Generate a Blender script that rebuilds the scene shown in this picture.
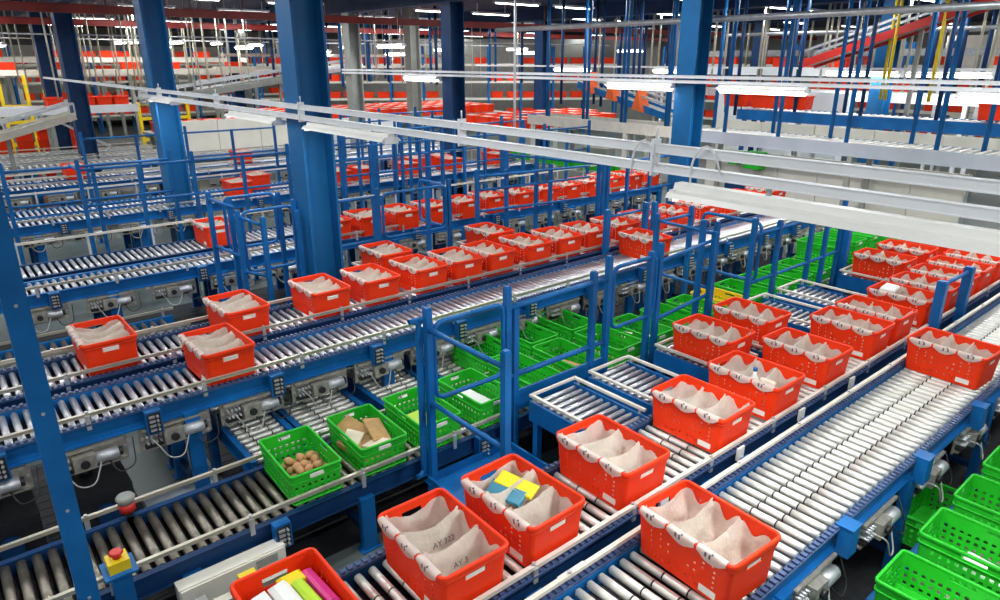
import bpy, math, random
from mathutils import Vector, Matrix, noise
random.seed(7)
for o in list(bpy.data.objects): bpy.data.objects.remove(o)
SC = bpy.context.scene
COL = SC.collection
H0 = 3.45                      # camera height above the floor
PI = math.pi

# ------------------------------------------------------------------ camera
cam = bpy.data.cameras.new('camera'); co = bpy.data.objects.new('camera', cam); COL.objects.link(co)
co.location = (0, 0, H0); co.rotation_euler = (math.radians(90-19.4), 0, math.radians(50))
cam.sensor_width = 36; cam.lens = 36*680/1000; cam.clip_start = .05; cam.clip_end = 200
SC.camera = co
# ------------------------------------------------------------------ world, exposure
w = bpy.data.worlds.new('world'); SC.world = w; w.use_nodes = True
w.node_tree.nodes['Background'].inputs[0].default_value = (.8, .9, 1, 1)
w.node_tree.nodes['Background'].inputs[1].default_value = .02
SC.view_settings.view_transform = 'Standard'; SC.view_settings.look = 'None'
SC.view_settings.gamma = 1; SC.view_settings.use_curve_mapping = False
SC.view_settings.exposure = .68
LAMP_W = 30.0                  # watts of one ceiling batten
BATTEN_W = 19.0                # watts of one hanging batten
ZCEIL = 5.2
# ceiling battens: rows across the hall, area light just under each fitting
CEIL_LAMPS = [(x, y) for x in (4.0, .2, -3.6, -7.4, -11.2, -15.0, -18.8, -22.6, -26.4, -30.2, -36) for y in (-6.5, -2.5, 1.2, 5.8, 8.6, 13.2, 15.4, 20, 22.4, 28, 33)]
LIGHT_DATA = {}
def area(x, y, z, sx, sy, watts):
    k = (sx, sy, watts)
    if k not in LIGHT_DATA:
        l = bpy.data.lights.new('batten_light', 'AREA'); l.shape = 'RECTANGLE'; l.size = sx; l.size_y = sy
        l.energy = watts; l.color = (.95, .98, 1.0); LIGHT_DATA[k] = l
    o = bpy.data.objects.new('batten_light', LIGHT_DATA[k]); COL.objects.link(o); o.location = (x, y, z); return o
for x, y in CEIL_LAMPS: area(x, y, ZCEIL-.34, .12, 1.5, LAMP_W)

# ------------------------------------------------------------------ materials
def mat(name, col, rough=.5, metal=0, nscale=0, namt=0, bump=0, bscale=40, emit=0, trans=0, spec=.5, stretch=None):
    m = bpy.data.materials.new(name); m.use_nodes = True; nt = m.node_tree; b = nt.nodes['Principled BSDF']
    b.inputs['Base Color'].default_value = (*col, 1); b.inputs['Roughness'].default_value = rough; b.inputs['Metallic'].default_value = metal
    b.inputs['Specular IOR Level'].default_value = spec
    if emit:
        b.inputs['Emission Color'].default_value = (*col, 1); b.inputs['Emission Strength'].default_value = emit
    tc = nt.nodes.new('ShaderNodeTexCoord')
    src = tc.outputs['Object']
    if stretch:
        mp = nt.nodes.new('ShaderNodeMapping'); mp.inputs['Scale'].default_value = stretch; nt.links.new(src, mp.inputs[0]); src = mp.outputs[0]
    if namt:
        n = nt.nodes.new('ShaderNodeTexNoise'); n.inputs['Scale'].default_value = nscale; n.inputs['Detail'].default_value = 5
        nt.links.new(src, n.inputs['Vector'])
        r = nt.nodes.new('ShaderNodeValToRGB'); r.color_ramp.elements[0].position = .3; r.color_ramp.elements[1].position = .7
        r.color_ramp.elements[0].color = (*[c*(1-namt) for c in col], 1); r.color_ramp.elements[1].color = (*[min(1, c*(1+namt)) for c in col], 1)
        nt.links.new(n.outputs['Fac'], r.inputs[0]); nt.links.new(r.outputs[0], b.inputs['Base Color'])
    if bump:
        n = nt.nodes.new('ShaderNodeTexNoise'); n.inputs['Scale'].default_value = bscale; nt.links.new(src, n.inputs['Vector'])
        bp = nt.nodes.new('ShaderNodeBump'); bp.inputs['Strength'].default_value = bump; bp.inputs['Distance'].default_value = .01
        nt.links.new(n.outputs['Fac'], bp.inputs['Height']); nt.links.new(bp.outputs[0], b.inputs['Normal'])
    if trans:
        t = nt.nodes.new('ShaderNodeBsdfTranslucent'); t.inputs[0].default_value = (*col, 1)
        mx = nt.nodes.new('ShaderNodeMixShader'); mx.inputs[0].default_value = trans
        nt.links.new(b.outputs[0], mx.inputs[1]); nt.links.new(t.outputs[0], mx.inputs[2]); nt.links.new(mx.outputs[0], nt.nodes['Material Output'].inputs[0])
    return m
M = dict(
    red=mat('red_plastic', (.90, .042, .004), .45, 0, 3, .08, spec=.28),
    green=mat('green_plastic', (.022, .50, .025), .45, 0, 4, .1, spec=.3),
    blue=mat('blue_paint', (.006, .13, .39), .42, 0, 2.5, .25, spec=.3),
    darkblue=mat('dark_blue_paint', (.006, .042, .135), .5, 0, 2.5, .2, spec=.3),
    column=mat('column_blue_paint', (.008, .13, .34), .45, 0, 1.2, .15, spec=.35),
    steel=mat('roller_steel', (.66, .67, .70), .34, .85, 9, .14),
    zinc=mat('zinc_roller', (.80, .79, .72), .42, .55, 9, .08),
    oldsteel=mat('worn_roller', (.30, .27, .22), .38, .85, 14, .35),
    rail=mat('rail_alloy', (.60, .56, .46), .4, .55, 6, .12),
    palerail=mat('pale_rail', (.78, .74, .64), .45, .2, 6, .08),
    galv=mat('galvanised', (.62, .64, .66), .42, .6, 12, .15),
    whitesteel=mat('white_steel', (.86, .88, .9), .4, 0, 4, .04),
    grey=mat('grey_paint', (.30, .31, .28), .5, 0, 3, .12),
    castmetal=mat('cast_metal', (.46, .44, .38), .45, .5, 20, .25),
    black=mat('black_rubber', (.02, .02, .022), .5, 0, 8, .2),
    chain=mat('chain_guard_plastic', (.05, .09, .2), .4, 0, 8, .2),
    bag=mat('bag_film', (.84, .80, .71), .45, 0, 10, .14, .9, 30, trans=.38, spec=.3),
    bagprint=mat('bag_print_ink', (.13, .11, .13), .5, 0, 40, .4),
    label=mat('label_card', (.86, .84, .76), .6, 0, 60, .06),
    yellow=mat('yellow_paint', (.85, .62, .01), .45, 0, 5, .1),
    redknob=mat('red_knob', (.65, .03, .02), .35, 0, 5, .05),
    cream=mat('cream_panel', (.84, .81, .70), .55, 0, 2, .05),
    white=mat('white_panel', (.84, .86, .86), .5, 0, 2, .04),
    redbeam=mat('red_oxide_beam', (.26, .02, .014), .5, 0, 2, .3),
    navy=mat('navy_soffit', (.012, .03, .09), .6, 0, 1, .3),
    lamp=mat('lamp_tube', (1, 1, .97), .3, 0, emit=9),
    glow=mat('lit_diffuser', (1, .98, .93), .4, emit=4.5),
    tray=mat('shade_black', (.018, .019, .022), .6, 0, 6, .3),  # near-black that paints in shade under the lanes and between rollers
    diffuser=mat('lamp_diffuser', (.93, .92, .86), .35, 0, 5, .03),
    floor=mat('floor_paint', (.12, .15, .14), .32, 0, .8, .3, .05, 6),
    palefloor=mat('pale_floor_patch', (.68, .78, .86), .4, 0, 3, .1),
    channel=mat('blue_grey_channel', (.46, .50, .56), .5, .2, 3, .06),
    wall=mat('hall_wall', (.36, .35, .32), .7, 0, .6, .2),
    rod=mat('hanger_rod_zinc', (.66, .63, .50), .45, .4, 4, .1),
    card=mat('cardboard', (.46, .27, .10), .75, 0, 18, .15),
    cardpale=mat('pale_card', (.78, .66, .50), .7, 0, 18, .1),
    potato=mat('potato_skin', (.56, .30, .13), .6, 0, 12, .25),
    magenta=mat('magenta_wrap', (.80, .05, .30), .35, 0, 5, .05),
    lime=mat('lime_wrap', (.50, .75, .04), .35, 0, 5, .05),
    yellowwrap=mat('yellow_wrap', (.92, .72, .02), .3, 0, 5, .05),
    teal=mat('teal_wrap', (.02, .22, .34), .3, 0, 5, .1),
    whitewrap=mat('white_wrap', (.88, .88, .84), .35, 0, 6, .05, .3, 30),
    brown=mat('brown_wrap', (.30, .14, .05), .5, 0, 6, .2),
    orange=mat('orange_paint', (.9, .14, .02), .45, 0, 4, .1),
    cable=mat('cable_grey', (.42, .42, .40), .5, 0, 4, .1),
)

# ------------------------------------------------------------------ mesh building
class MB:
    def __init__(s): s.v = []; s.f = []; s.m = []; s.s = []
    def face(s, idx, m=0, sm=False): s.f.append(idx); s.m.append(m); s.s.append(sm)
    def box(s, x0, x1, y0, y1, z0, z1, m=0):
        b = len(s.v)
        s.v += [(x0,y0,z0),(x1,y0,z0),(x1,y1,z0),(x0,y1,z0),(x0,y0,z1),(x1,y0,z1),(x1,y1,z1),(x0,y1,z1)]
        for q in ((3,2,1,0),(4,5,6,7),(0,1,5,4),(1,2,6,5),(2,3,7,6),(3,0,4,7)): s.face([b+i for i in q], m)
        return s
    def cbox(s, c, d, m=0, rot=None):
        b = len(s.v); s.box(-d[0]/2, d[0]/2, -d[1]/2, d[1]/2, -d[2]/2, d[2]/2, m)
        for i in range(b, len(s.v)):
            p = Vector(s.v[i])
            if rot: p = rot @ p
            s.v[i] = tuple(p + Vector(c))
        return s
    def beam(s, p, q, wd, ht, m=0):
        """square bar from p to q"""
        p = Vector(p); q = Vector(q); d = q-p; L = d.length; d.normalize()
        up = Vector((0,0,1)) if abs(d.z) < .9 else Vector((1,0,0))
        a = d.cross(up).normalized(); u = a.cross(d).normalized(); b = len(s.v)
        for t in (p, q):
            for i, j in ((-1,-1),(1,-1),(1,1),(-1,1)): s.v.append(tuple(t + a*wd/2*i + u*ht/2*j))
        for k in ((0,1,2,3),(7,6,5,4),(0,4,5,1),(1,5,6,2),(2,6,7,3),(3,7,4,0)): s.face([b+i for i in k], m)
        return s
    def tube(s, pts, r, n=8, m=0, cap=True):
        pts = [Vector(p) for p in pts]; b = len(s.v); prev = None
        for i, p in enumerate(pts):
            d = (pts[min(i+1, len(pts)-1)] - pts[max(i-1, 0)]).normalized()
            if prev is None:
                up = Vector((0,0,1)) if abs(d.z) < .9 else Vector((1,0,0)); a = d.cross(up).normalized()
            else:
                a = (prev - d*prev.dot(d)).normalized()
            prev = a; u = d.cross(a)
            rr = r[i] if isinstance(r, (list, tuple)) else r
            for k in range(n):
                t = 2*PI*k/n; s.v.append(tuple(p + a*rr*math.cos(t) + u*rr*math.sin(t)))
        for i in range(len(pts)-1):
            for k in range(n):
                s.face([b+i*n+k, b+i*n+(k+1)%n, b+(i+1)*n+(k+1)%n, b+(i+1)*n+k], m, True)
        if cap:
            s.face([b+k for k in range(n)][::-1], m); s.face([b+(len(pts)-1)*n+k for k in range(n)], m)
        return s
    def mesh(s, name, mats):
        me = bpy.data.meshes.new(name); me.from_pydata(s.v, [], s.f)
        for mm in (mats if isinstance(mats, (list, tuple)) else [mats]): me.materials.append(M[mm])
        me.polygons.foreach_set('material_index', s.m); me.polygons.foreach_set('use_smooth', s.s); me.update()
        return me
    def build(s, name, mats, parent=None): return obj(name, s.mesh(name, mats), parent)
def obj(name, me, parent=None, loc=None, rot=None):
    o = bpy.data.objects.new(name, me); COL.objects.link(o)
    if parent: o.parent = parent
    if loc: o.location = loc
    if rot: o.rotation_euler = rot
    return o
LABELS = {}
def tag(o, label, cat, group=None):
    o['label'] = label; o['category'] = cat
    if group: o['group'] = group
    LABELS.setdefault(label, []).append(o.name)
    return o
def thing(name, label, cat, loc=(0,0,0), rz=0, group=None):
    o = bpy.data.objects.new(name, None); COL.objects.link(o); o.empty_display_size = .1
    o.location = loc; o.rotation_euler = (0, 0, rz)
    return tag(o, label, cat, group)
def struct(o): o['kind'] = 'structure'; return o
ORD = ['first','second','third','fourth','fifth','sixth','seventh','eighth','ninth','tenth','eleventh','twelfth','thirteenth','fourteenth','fifteenth','sixteenth','seventeenth','eighteenth','nineteenth','twentieth']
def rounded(corners, r, n=4):
    """rounded polyline, closed if the first point is repeated"""
    out = []; P = [Vector(c) for c in corners]
    for i, p in enumerate(P):
        if i in (0, len(P)-1): out.append(p); continue
        a = (P[i-1]-p).normalized()*r; b = (P[i+1]-p).normalized()*r
        for k in range(n+1):
            t = k/n; out.append(p + a*(1-t)**2 + b*t**2)
    return out

# ------------------------------------------------------------------ setting
X0, X1, Y0, Y1 = -46, 9, -14, 40
struct(MB().box(X0, X1, Y0, Y1, -.2, 0).build('floor', 'floor'))
struct(MB().box(X0, X1, Y0, Y1, ZCEIL, ZCEIL+.2).build('ceiling', 'navy'))
struct(MB().box(X0-.2, X0, Y0, Y1, 0, ZCEIL).build('wall_left', 'wall'))
struct(MB().box(X0, X1, Y1, Y1+.2, 0, ZCEIL).build('wall_back', 'wall'))
struct(MB().box(X1, X1+.2, Y0, Y1, 0, ZCEIL).build('wall_right', 'wall'))
struct(MB().box(X0, X1, Y0-.2, Y0, 0, ZCEIL).build('wall_front', 'wall'))
# flat pale patch on the floor beneath the left conveyors
struct(MB().box(-5.65, -4.72, .8, 1.36, 0, .004).build('floor_patch', 'palefloor'))

for i, (xa, xb, ya, yb, lb) in enumerate(((-6.75, -4.66, -1.3, .78, 'dark sheet painting the shade beneath the left lanes at the lower left corner'), (-6.75, -4.66, 1.42, 11.8, 'long dark sheet painting the shade beneath the left lanes and crate feeders'), (-10.4, -7.6, -2.6, 11.8, 'dark sheet painting the shade beneath the second conveyor pair'),
        (-14.4, -12.4, -3.5, 11.8, 'dark sheet painting the shade beneath the third conveyor pair'), (-2.8, -.2, 1.0, 11.6, 'dark sheet painting the shade beneath the right conveyors'), (-4.4, -3.95, -.6, 11.8, 'narrow dark sheet painting the shade beneath the low crate conveyor'))):
    b = MB(); b.box(xa, xb, ya, yb, 0, .008); n = int((xb-xa)/.12)  # near-black sheets added so the floor under the lanes reads as deep shade
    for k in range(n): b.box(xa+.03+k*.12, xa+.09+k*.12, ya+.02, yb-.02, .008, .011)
    tag(b.build('shade_sheet', 'tray'), lb, 'shade sheet', 'shade sheets')
# ------------------------------------------------------------------ steel columns
def column_mesh(wd=.37, top=ZCEIL):
    b = MB(); t = .028; h = wd/2
    b.box(-h, h, -h, -h+t, .02, top); b.box(-h, h, h-t, h, .02, top); b.box(-.009, .009, -h+t, h-t, .02, top)
    return b.mesh('column_shaft', 'column')
CM = column_mesh(); 
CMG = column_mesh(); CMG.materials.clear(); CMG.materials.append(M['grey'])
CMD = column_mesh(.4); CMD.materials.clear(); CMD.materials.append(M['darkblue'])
BP = MB().box(-.26, .26, -.26, .26, 0, .025).mesh('base_plate', 'darkblue')
BOLT = MB().tube([(0,0,.025),(0,0,.055)], .018, 6).mesh('anchor_bolt', 'galv')
def column(x, y, label, me=None):
    under = any(abs(y-q) < .01 for q in (3.37, 10.42, 17.47, 24.5))
    t = thing('steel_column', label, 'column', (x, y, 0))
    sh = obj('column_shaft', me or CM, t); obj('base_plate', BP, t)
    if under: sh.scale.z = (ZCEIL-.45)/ZCEIL
    for i in (-1, 1):
        for j in (-1, 1): obj('anchor_bolt', BOLT, t, (i*.22, j*.22, 0))
column(-7.3, 3.37, 'big bright blue steel column left of centre, nearest of all columns')
column(-12.97, 3.37, 'blue steel column behind the roller lanes at upper left')
column(-7.3, 10.42, 'tall blue steel column behind the hanging light rails right of centre')
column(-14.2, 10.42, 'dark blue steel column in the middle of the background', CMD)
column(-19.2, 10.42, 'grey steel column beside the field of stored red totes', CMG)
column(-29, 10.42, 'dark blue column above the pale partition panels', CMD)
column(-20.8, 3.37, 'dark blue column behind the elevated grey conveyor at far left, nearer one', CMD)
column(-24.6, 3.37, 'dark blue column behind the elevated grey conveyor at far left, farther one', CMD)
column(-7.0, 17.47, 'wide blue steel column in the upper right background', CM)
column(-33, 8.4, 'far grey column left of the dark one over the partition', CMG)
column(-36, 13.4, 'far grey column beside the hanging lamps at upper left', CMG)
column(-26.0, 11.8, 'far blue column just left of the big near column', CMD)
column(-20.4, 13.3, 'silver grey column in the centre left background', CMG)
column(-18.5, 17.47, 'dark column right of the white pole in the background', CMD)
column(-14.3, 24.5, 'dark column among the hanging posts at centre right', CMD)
# post close to the camera at the left edge
t = thing('frame_post', 'slender blue post rising close to the camera at left edge', 'post', (-3.32, .165, 0))
MB().box(-.03, .03, -.045, .045, .012, 3.9).build('post_shaft', 'blue', t)
MB().box(-.08, .08, -.09, .09, 0, .012).build('foot_plate', 'blue', t)
for z in (.5, 1.0, 1.5, 2.0, 2.5): MB().tube([(.03,0,z),(.037,0,z)], .008, 6).build('bolt', 'galv', t)

# ------------------------------------------------------------------ conveyors
def roller_mesh(length, r, m, grooves=False):
    b = MB(); h = length/2
    b.tube([(-h-.012,0,0),(-h-.001,0,0)], .008, 6); 
    if grooves:
        xs = [-h, -.085, -.075, .075, .085, h]
        for k in range(5): b.tube([(xs[k],0,0),(xs[k+1],0,0)], r if k % 2 == 0 else r*.9, 10, k % 2, cap=k in (0, 4))
    else: b.tube([(-h,0,0),(h,0,0)], r, 10)
    b.tube([(h+.001,0,0),(h+.012,0,0)], .008, 6)
    return b.mesh('roller', [m, 'black'])
def drive_mesh():
    b = MB()   # cast plate with gear case, motor can, valve block and plugs; hangs below the frame, faces +x
    b.box(0, .012, -.26, .26, -.2, 0, 0)
    b.box(.012, .05, -.24, .24, -.03, -.012, 0); b.box(.012, .045, -.24, .24, -.19, -.175, 0)
    b.box(.012, .1, -.1, .04, -.16, -.05, 0)
    b.tube([(.06,.04,-.105),(.06,.19,-.105)], .045, 12, 1); b.tube([(.06,.19,-.105),(.06,.215,-.105)], .032, 10, 2)
    b.tube([(.1,-.03,-.105),(.125,-.03,-.105)], .03, 10, 2)
    for k in range(4):
        y = -.21+k*.03
        b.tube([(.012,y,-.07),(.07,y,-.07)], .01, 6, 1); b.tube([(.012,y,-.12),(.075,y,-.12)], .01, 6, 1)
    b.box(.012, .06, -.23, -.11, -.165, -.145, 2)
    for y in (-.24, .24): b.tube([(.012,y,-.1),(.022,y,-.1)], .012, 6, 1)
    return b.mesh('drive_unit', ['castmetal', 'galv', 'black'])
DRIVE = drive_mesh()
CABLE = MB().tube(rounded([(.07,-.2,-.07),(.16,-.18,-.07),(.17,-.1,-.24),(.16,.0,-.26),(.1,.06,-.15),(.06,.1,-.06)], .05), .006, 5).mesh('cable', 'cable')
CABLE2 = MB().tube(rounded([(.06,.12,-.14),(.14,.16,-.24),(.12,.28,-.22),(.03,.3,-.04)], .05), .005, 5).mesh('cable', 'black')
def jbox_mesh():
    b = MB(); b.box(0, .07, -.055, .055, -.17, .015, 0)
    b.box(.07, .076, -.045, .045, -.16, .0, 1)
    for k in range(4):
        z = -.14+k*.036
        b.box(.076, .088, -.035, .005, z, z+.016, 2); b.tube([(.076,.022,z+.008),(.1,.022,z+.008)], .009, 6, 2)
    return b.mesh('junction_box', ['blue', 'black', 'galv'])
JBOX = jbox_mesh()
def plainbox_mesh():
    b = MB(); b.box(0, .075, -.055, .055, -.15, .04, 0); b.box(-.02, .082, -.06, .06, .04, .047, 0)
    return b.mesh('sensor_cover', ['blue'])
PBOX = plainbox_mesh()
def leg_mesh(h):
    b = MB(); b.box(-.03, .03, -.055, .055, .01, h-.05); b.box(-.05, .05, -.08, .08, 0, .01)
    return b.mesh('leg', 'blue')
def conveyor(label, x0, x1, y0, y1, h, pitch=.085, rmat='steel', rr=.025, rails=(1, 1), railmat='rail', railh=.09, step=1.6, drives=None, dstep=.85,
             boxes=None, chain=(0, 0), joined=False, rz=None, frame='blue', cross=True, name='roller_conveyor', legh=True, off=0, group=None, tray=True, boff=0):
    """roller conveyor running along local +y from the root; x0..x1 is its clear width"""
    W = x1-x0; L = y1-y0
    if rz is None: t = thing(name, label, 'conveyor', (x0, y0, 0), 0, group)
    else: t = thing(name, label, 'conveyor', (x0, y0, 0), rz, group)
    for sx in (0, 1):
        b = MB(); xo = 0 if sx == 0 else W; d = -1 if sx == 0 else 1
        xa, xb = sorted((xo, xo+d*.012)); b.box(xa, xb, 0, L, h-.13, h+.012)
        xa, xb = sorted((xo+d*.012, xo+d*.045)); b.box(xa, xb, 0, L, h+.002, h+.012); b.box(xa, xb, 0, L, h-.13, h-.12)
        b.build('side_frame', frame, t)
        if chain[sx]:
            c = MB(); n = int(L/.045)
            xa, xb = sorted((xo+d*.004, xo+d*.05))
            c.box(xa, xb, 0, L, h+.012, h+.026)
            for k in range(n):
                y = k*.045+.01; c.box(xa+.006, xb-.006, y, y+.024, h+.026, h+.04)
            c.build('chain_guard', 'chain', t)
        if rails[sx]:
            c = MB(); xc = xo+d*.03
            c.box(xc-.008, xc+.008, -.02, L+.02, h+railh-.012, h+railh+.012, 0)
            c.box(xc-.013, xc+.013, -.02, L+.02, h+railh+.012, h+railh+.017, 0)
            n = max(2, int(L/.8)+1)
            for k in range(n):
                y = .1+k*(L-.2)/(n-1)
                c.box(xc+d*.012-.006, xc+d*.012+.006, y-.015, y+.015, h-.02, h+railh, 1); c.tube([(xc, y, h+railh+.02),(xc, y, h+railh+.03)], .012, 6, 1)
            c.build('guide_rail', [railmat, 'galv'], t)
    if tray: MB().box(.01, W-.01, .01, L-.01, h-.11, h-.09).build('gap_shade', 'tray', t)  # dark sheet added to paint the gaps between rollers as shade
    n = int(L/pitch)
    if joined:
        b = MB()
        for k in range(n): b.tube([(.004,(k+.5)*pitch,h-rr*.6),(W-.004,(k+.5)*pitch,h-rr*.6)], rr, 6)
        o = b.build('roller_bed', rmat, t); o['kind'] = 'stuff'
    else:
        me = roller_mesh(W-.03, rr, rmat, rmat == 'zinc')
        for k in range(min(n, 298)): obj('roller', me, t, (W/2, (k+.5)*pitch, h-rr*.6), ((k*1.7) % 6.28, 0, 0))
    if step:
        me = leg_mesh(h-.06); n = max(2, int(round(L/step))+1)
        for k in range(n):
            y = .12+off+k*(L-.24-off)/(n-1)
            for xo in (-.03, W+.03): obj('leg', me, t, (xo, y, 0))
            if cross:
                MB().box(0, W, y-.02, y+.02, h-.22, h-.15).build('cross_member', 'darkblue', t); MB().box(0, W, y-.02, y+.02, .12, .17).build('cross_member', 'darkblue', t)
    def side(sd, yy, zz):
        return ((W+.012, yy, zz), 0) if sd == 'R' else ((-.012, yy, zz), PI)
    if drives:
        n = int((L-.3)/dstep)
        for k in range(n):
            p, r = side(drives, .45+k*dstep, h-.13)
            d = obj('drive_unit', DRIVE, t, p, (0, 0, r)); obj('cable', CABLE, d); obj('cable', CABLE2, d)
    if boxes:
        sd, me, bs, nm = boxes; n = int((L-.3)/bs)
        for k in range(n):
            p, r = side(sd, .2+boff+k*bs, h+.0); obj(nm, me, t, (p[0]+(.03 if sd == 'R' else -.03), p[1], p[2]), (0, 0, r))
    return t
JB = ('R', JBOX, 1.7, 'junction_box'); PB = ('R', PBOX, 1.12, 'sensor_cover')
HR, HL, HG = .89, 1.0, .56     # roller heights: right pair, left pairs, low crate lanes
conveyor('wide pale roller conveyor at lower right with blue covers along its edge', -1.90, -1.28, 1.2, 11.6, HR, .086, 'zinc', .0245, rails=(1, 0), railmat='palerail', railh=.07, chain=(1, 1), drives='R', dstep=.85, boxes=PB, step=1.7)
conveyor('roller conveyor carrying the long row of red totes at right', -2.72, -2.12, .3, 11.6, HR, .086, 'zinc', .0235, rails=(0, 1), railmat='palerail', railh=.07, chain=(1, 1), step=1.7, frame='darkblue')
conveyor('low roller conveyor with green crates running through the middle', -4.50, -3.88, -.6, 11.8, HG, .082, 'oldsteel', .028, rails=(1, 1), railh=.1, boxes=JB, step=1.25, frame='darkblue')
conveyor('front lane of the long roller conveyor left of centre, single tote on it', -5.72, -5.16, -1.2, 11.8, HL, .075, 'steel', .024, rails=(0, 1), chain=(1, 1), drives='R', dstep=.6, boxes=('R', JBOX, .95, 'junction_box'), step=1.9, off=.5)
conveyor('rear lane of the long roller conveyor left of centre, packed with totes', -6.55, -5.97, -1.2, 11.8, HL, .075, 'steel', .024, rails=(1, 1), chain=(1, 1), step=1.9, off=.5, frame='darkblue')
conveyor('front lane of the second double roller conveyor behind the nearest column', -9.3, -8.76, -2.6, 11.8, HL, .08, 'steel', .024, rails=(0, 1), drives='R', dstep=.7, boxes=('R', JBOX, 1.6, 'junction_box'), step=1.35, frame='blue')
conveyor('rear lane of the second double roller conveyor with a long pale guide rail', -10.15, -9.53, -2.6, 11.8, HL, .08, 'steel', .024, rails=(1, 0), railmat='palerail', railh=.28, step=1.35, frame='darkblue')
conveyor('front lane of the third double roller conveyor at far left', -13.3, -12.7, -3.5, 11.8, HL, .09, 'steel', .026, rails=(0, 1), drives='R', dstep=.7, boxes=('R', JBOX, 1.6, 'junction_box'), step=1.5, joined=True)
conveyor('rear lane of the third double roller conveyor at far left', -14.1, -13.5, -3.5, 11.8, HL, .09, 'steel', .026, rails=(1, 0), railmat='palerail', railh=.28, step=1.5, joined=True)
conveyor('front lane of the fourth double roller conveyor in the left background', -17.2, -16.5, -4, 12.4, HL, .1, 'steel', .03, drives='R', dstep=.8, step=2, joined=True)
conveyor('rear lane of the fourth double roller conveyor in the left background', -18.1, -17.4, -4, 12.4, HL, .1, 'steel', .03, railmat='palerail', step=2, joined=True)
for i, x in enumerate((-20.2, -21.5, -22.8)):
    conveyor('long grey conveyor bed in the far left background, %s behind the blue lanes' % ORD[i], x, x+.8, -4, 5.2 if i else 10, 1.05, .15, 'galv', .04, frame='galv', step=3, joined=True)
conveyor('low roller lane between the second and nearest conveyor pairs', -8.35, -7.75, -1, 1.9, HG, .1, 'oldsteel', .03, step=1.4)
# short low feeders under the left lanes, running crosswise
for i, (ya, yb) in enumerate(((1.46, 1.84), (1.95, 2.5), (2.7, 3.2), (3.4, 3.9))):
    conveyor('short low cross feeder beneath the left lanes, %s from the near end' % ORD[i], -4.62, -4.62+(yb-ya), ya, ya+1.15, HG, .085, 'zinc', .024, rails=(0, 0), rz=PI/2, step=.95, cross=False, name='cross_feeder')

# short spurs between platform and tote row (rollers parallel to the main line)
def spur(label, ya, yb, xa=-3.55, xb=-2.8, h=HR, grp=None):
    W = yb-ya; L = xb-xa
    t = thing('spur_conveyor', label, 'conveyor', (xb, ya, 0), PI/2)      # local x -> world y, local y -> world -x
    for xo in (-.02, W): MB().box(xo, xo+.02, 0, L, h-.16, h+.01).build('side_frame', 'blue', t)
    for xo in (-.015, W+.0): MB().box(xo-.006, xo+.022, 0, L, h+.05, h+.07).build('guide_rail', 'palerail', t)
    MB().box(0, W, L-.02, L, h+.05, h+.07).build('end_stop', 'palerail', t)
    for xo in (-.01, W+.01):
        for y in (.05, L-.05): MB().box(xo-.008, xo+.008, y-.01, y+.01, h, h+.05).build('bracket', 'galv', t)
    me = roller_mesh(W-.04, .022, 'steel')
    for k in range(int(L/.075)): obj('roller', me, t, (W/2, (k+.5)*.075, h-.016))
    MB().box(.03, W-.03, .1, L-.1, h-.12, h-.06).build('drive_tray', 'darkblue', t)
    MB().tube([(.05,L*.4,h-.14),(W-.1,L*.4,h-.14)], .035, 10).build('drive_motor', 'castmetal', t)
    for xo in (.02, W-.02):
        for y in (.06, L-.06): MB().box(xo-.025, xo+.025, y-.025, y+.025, 0, h-.16).build('leg', 'blue', t)
spur('empty spur conveyor just behind the near blue operator platform', 3.3, 3.78)
spur('empty spur conveyor second from the near blue operator platform', 3.98, 4.46)
spur('spur conveyor carrying the left hand tote beside the row', 4.88, 5.36)
spur('spur conveyor carrying the tote next to the yellow crate', 5.58, 6.06)
spur('empty spur conveyor in front of the green crates at right', 6.5, 7.0, -3.68, -2.8)
spur('empty spur conveyor farther along the tote row at right', 7.3, 7.8, -3.68, -2.8)
for i, y in enumerate((8.6, 9.3, 10.0)):
    spur('spur conveyor at the far end of the right tote row, %s of three' % ORD[i], y, y+.48)
spur('spur conveyor behind the left tote row next to the nearest column', 3.85, 4.33, -7.45, -6.65, HL)
spur('spur conveyor behind the left tote row past the nearest column', 5.48, 5.96, -7.45, -6.65, HL)

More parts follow.
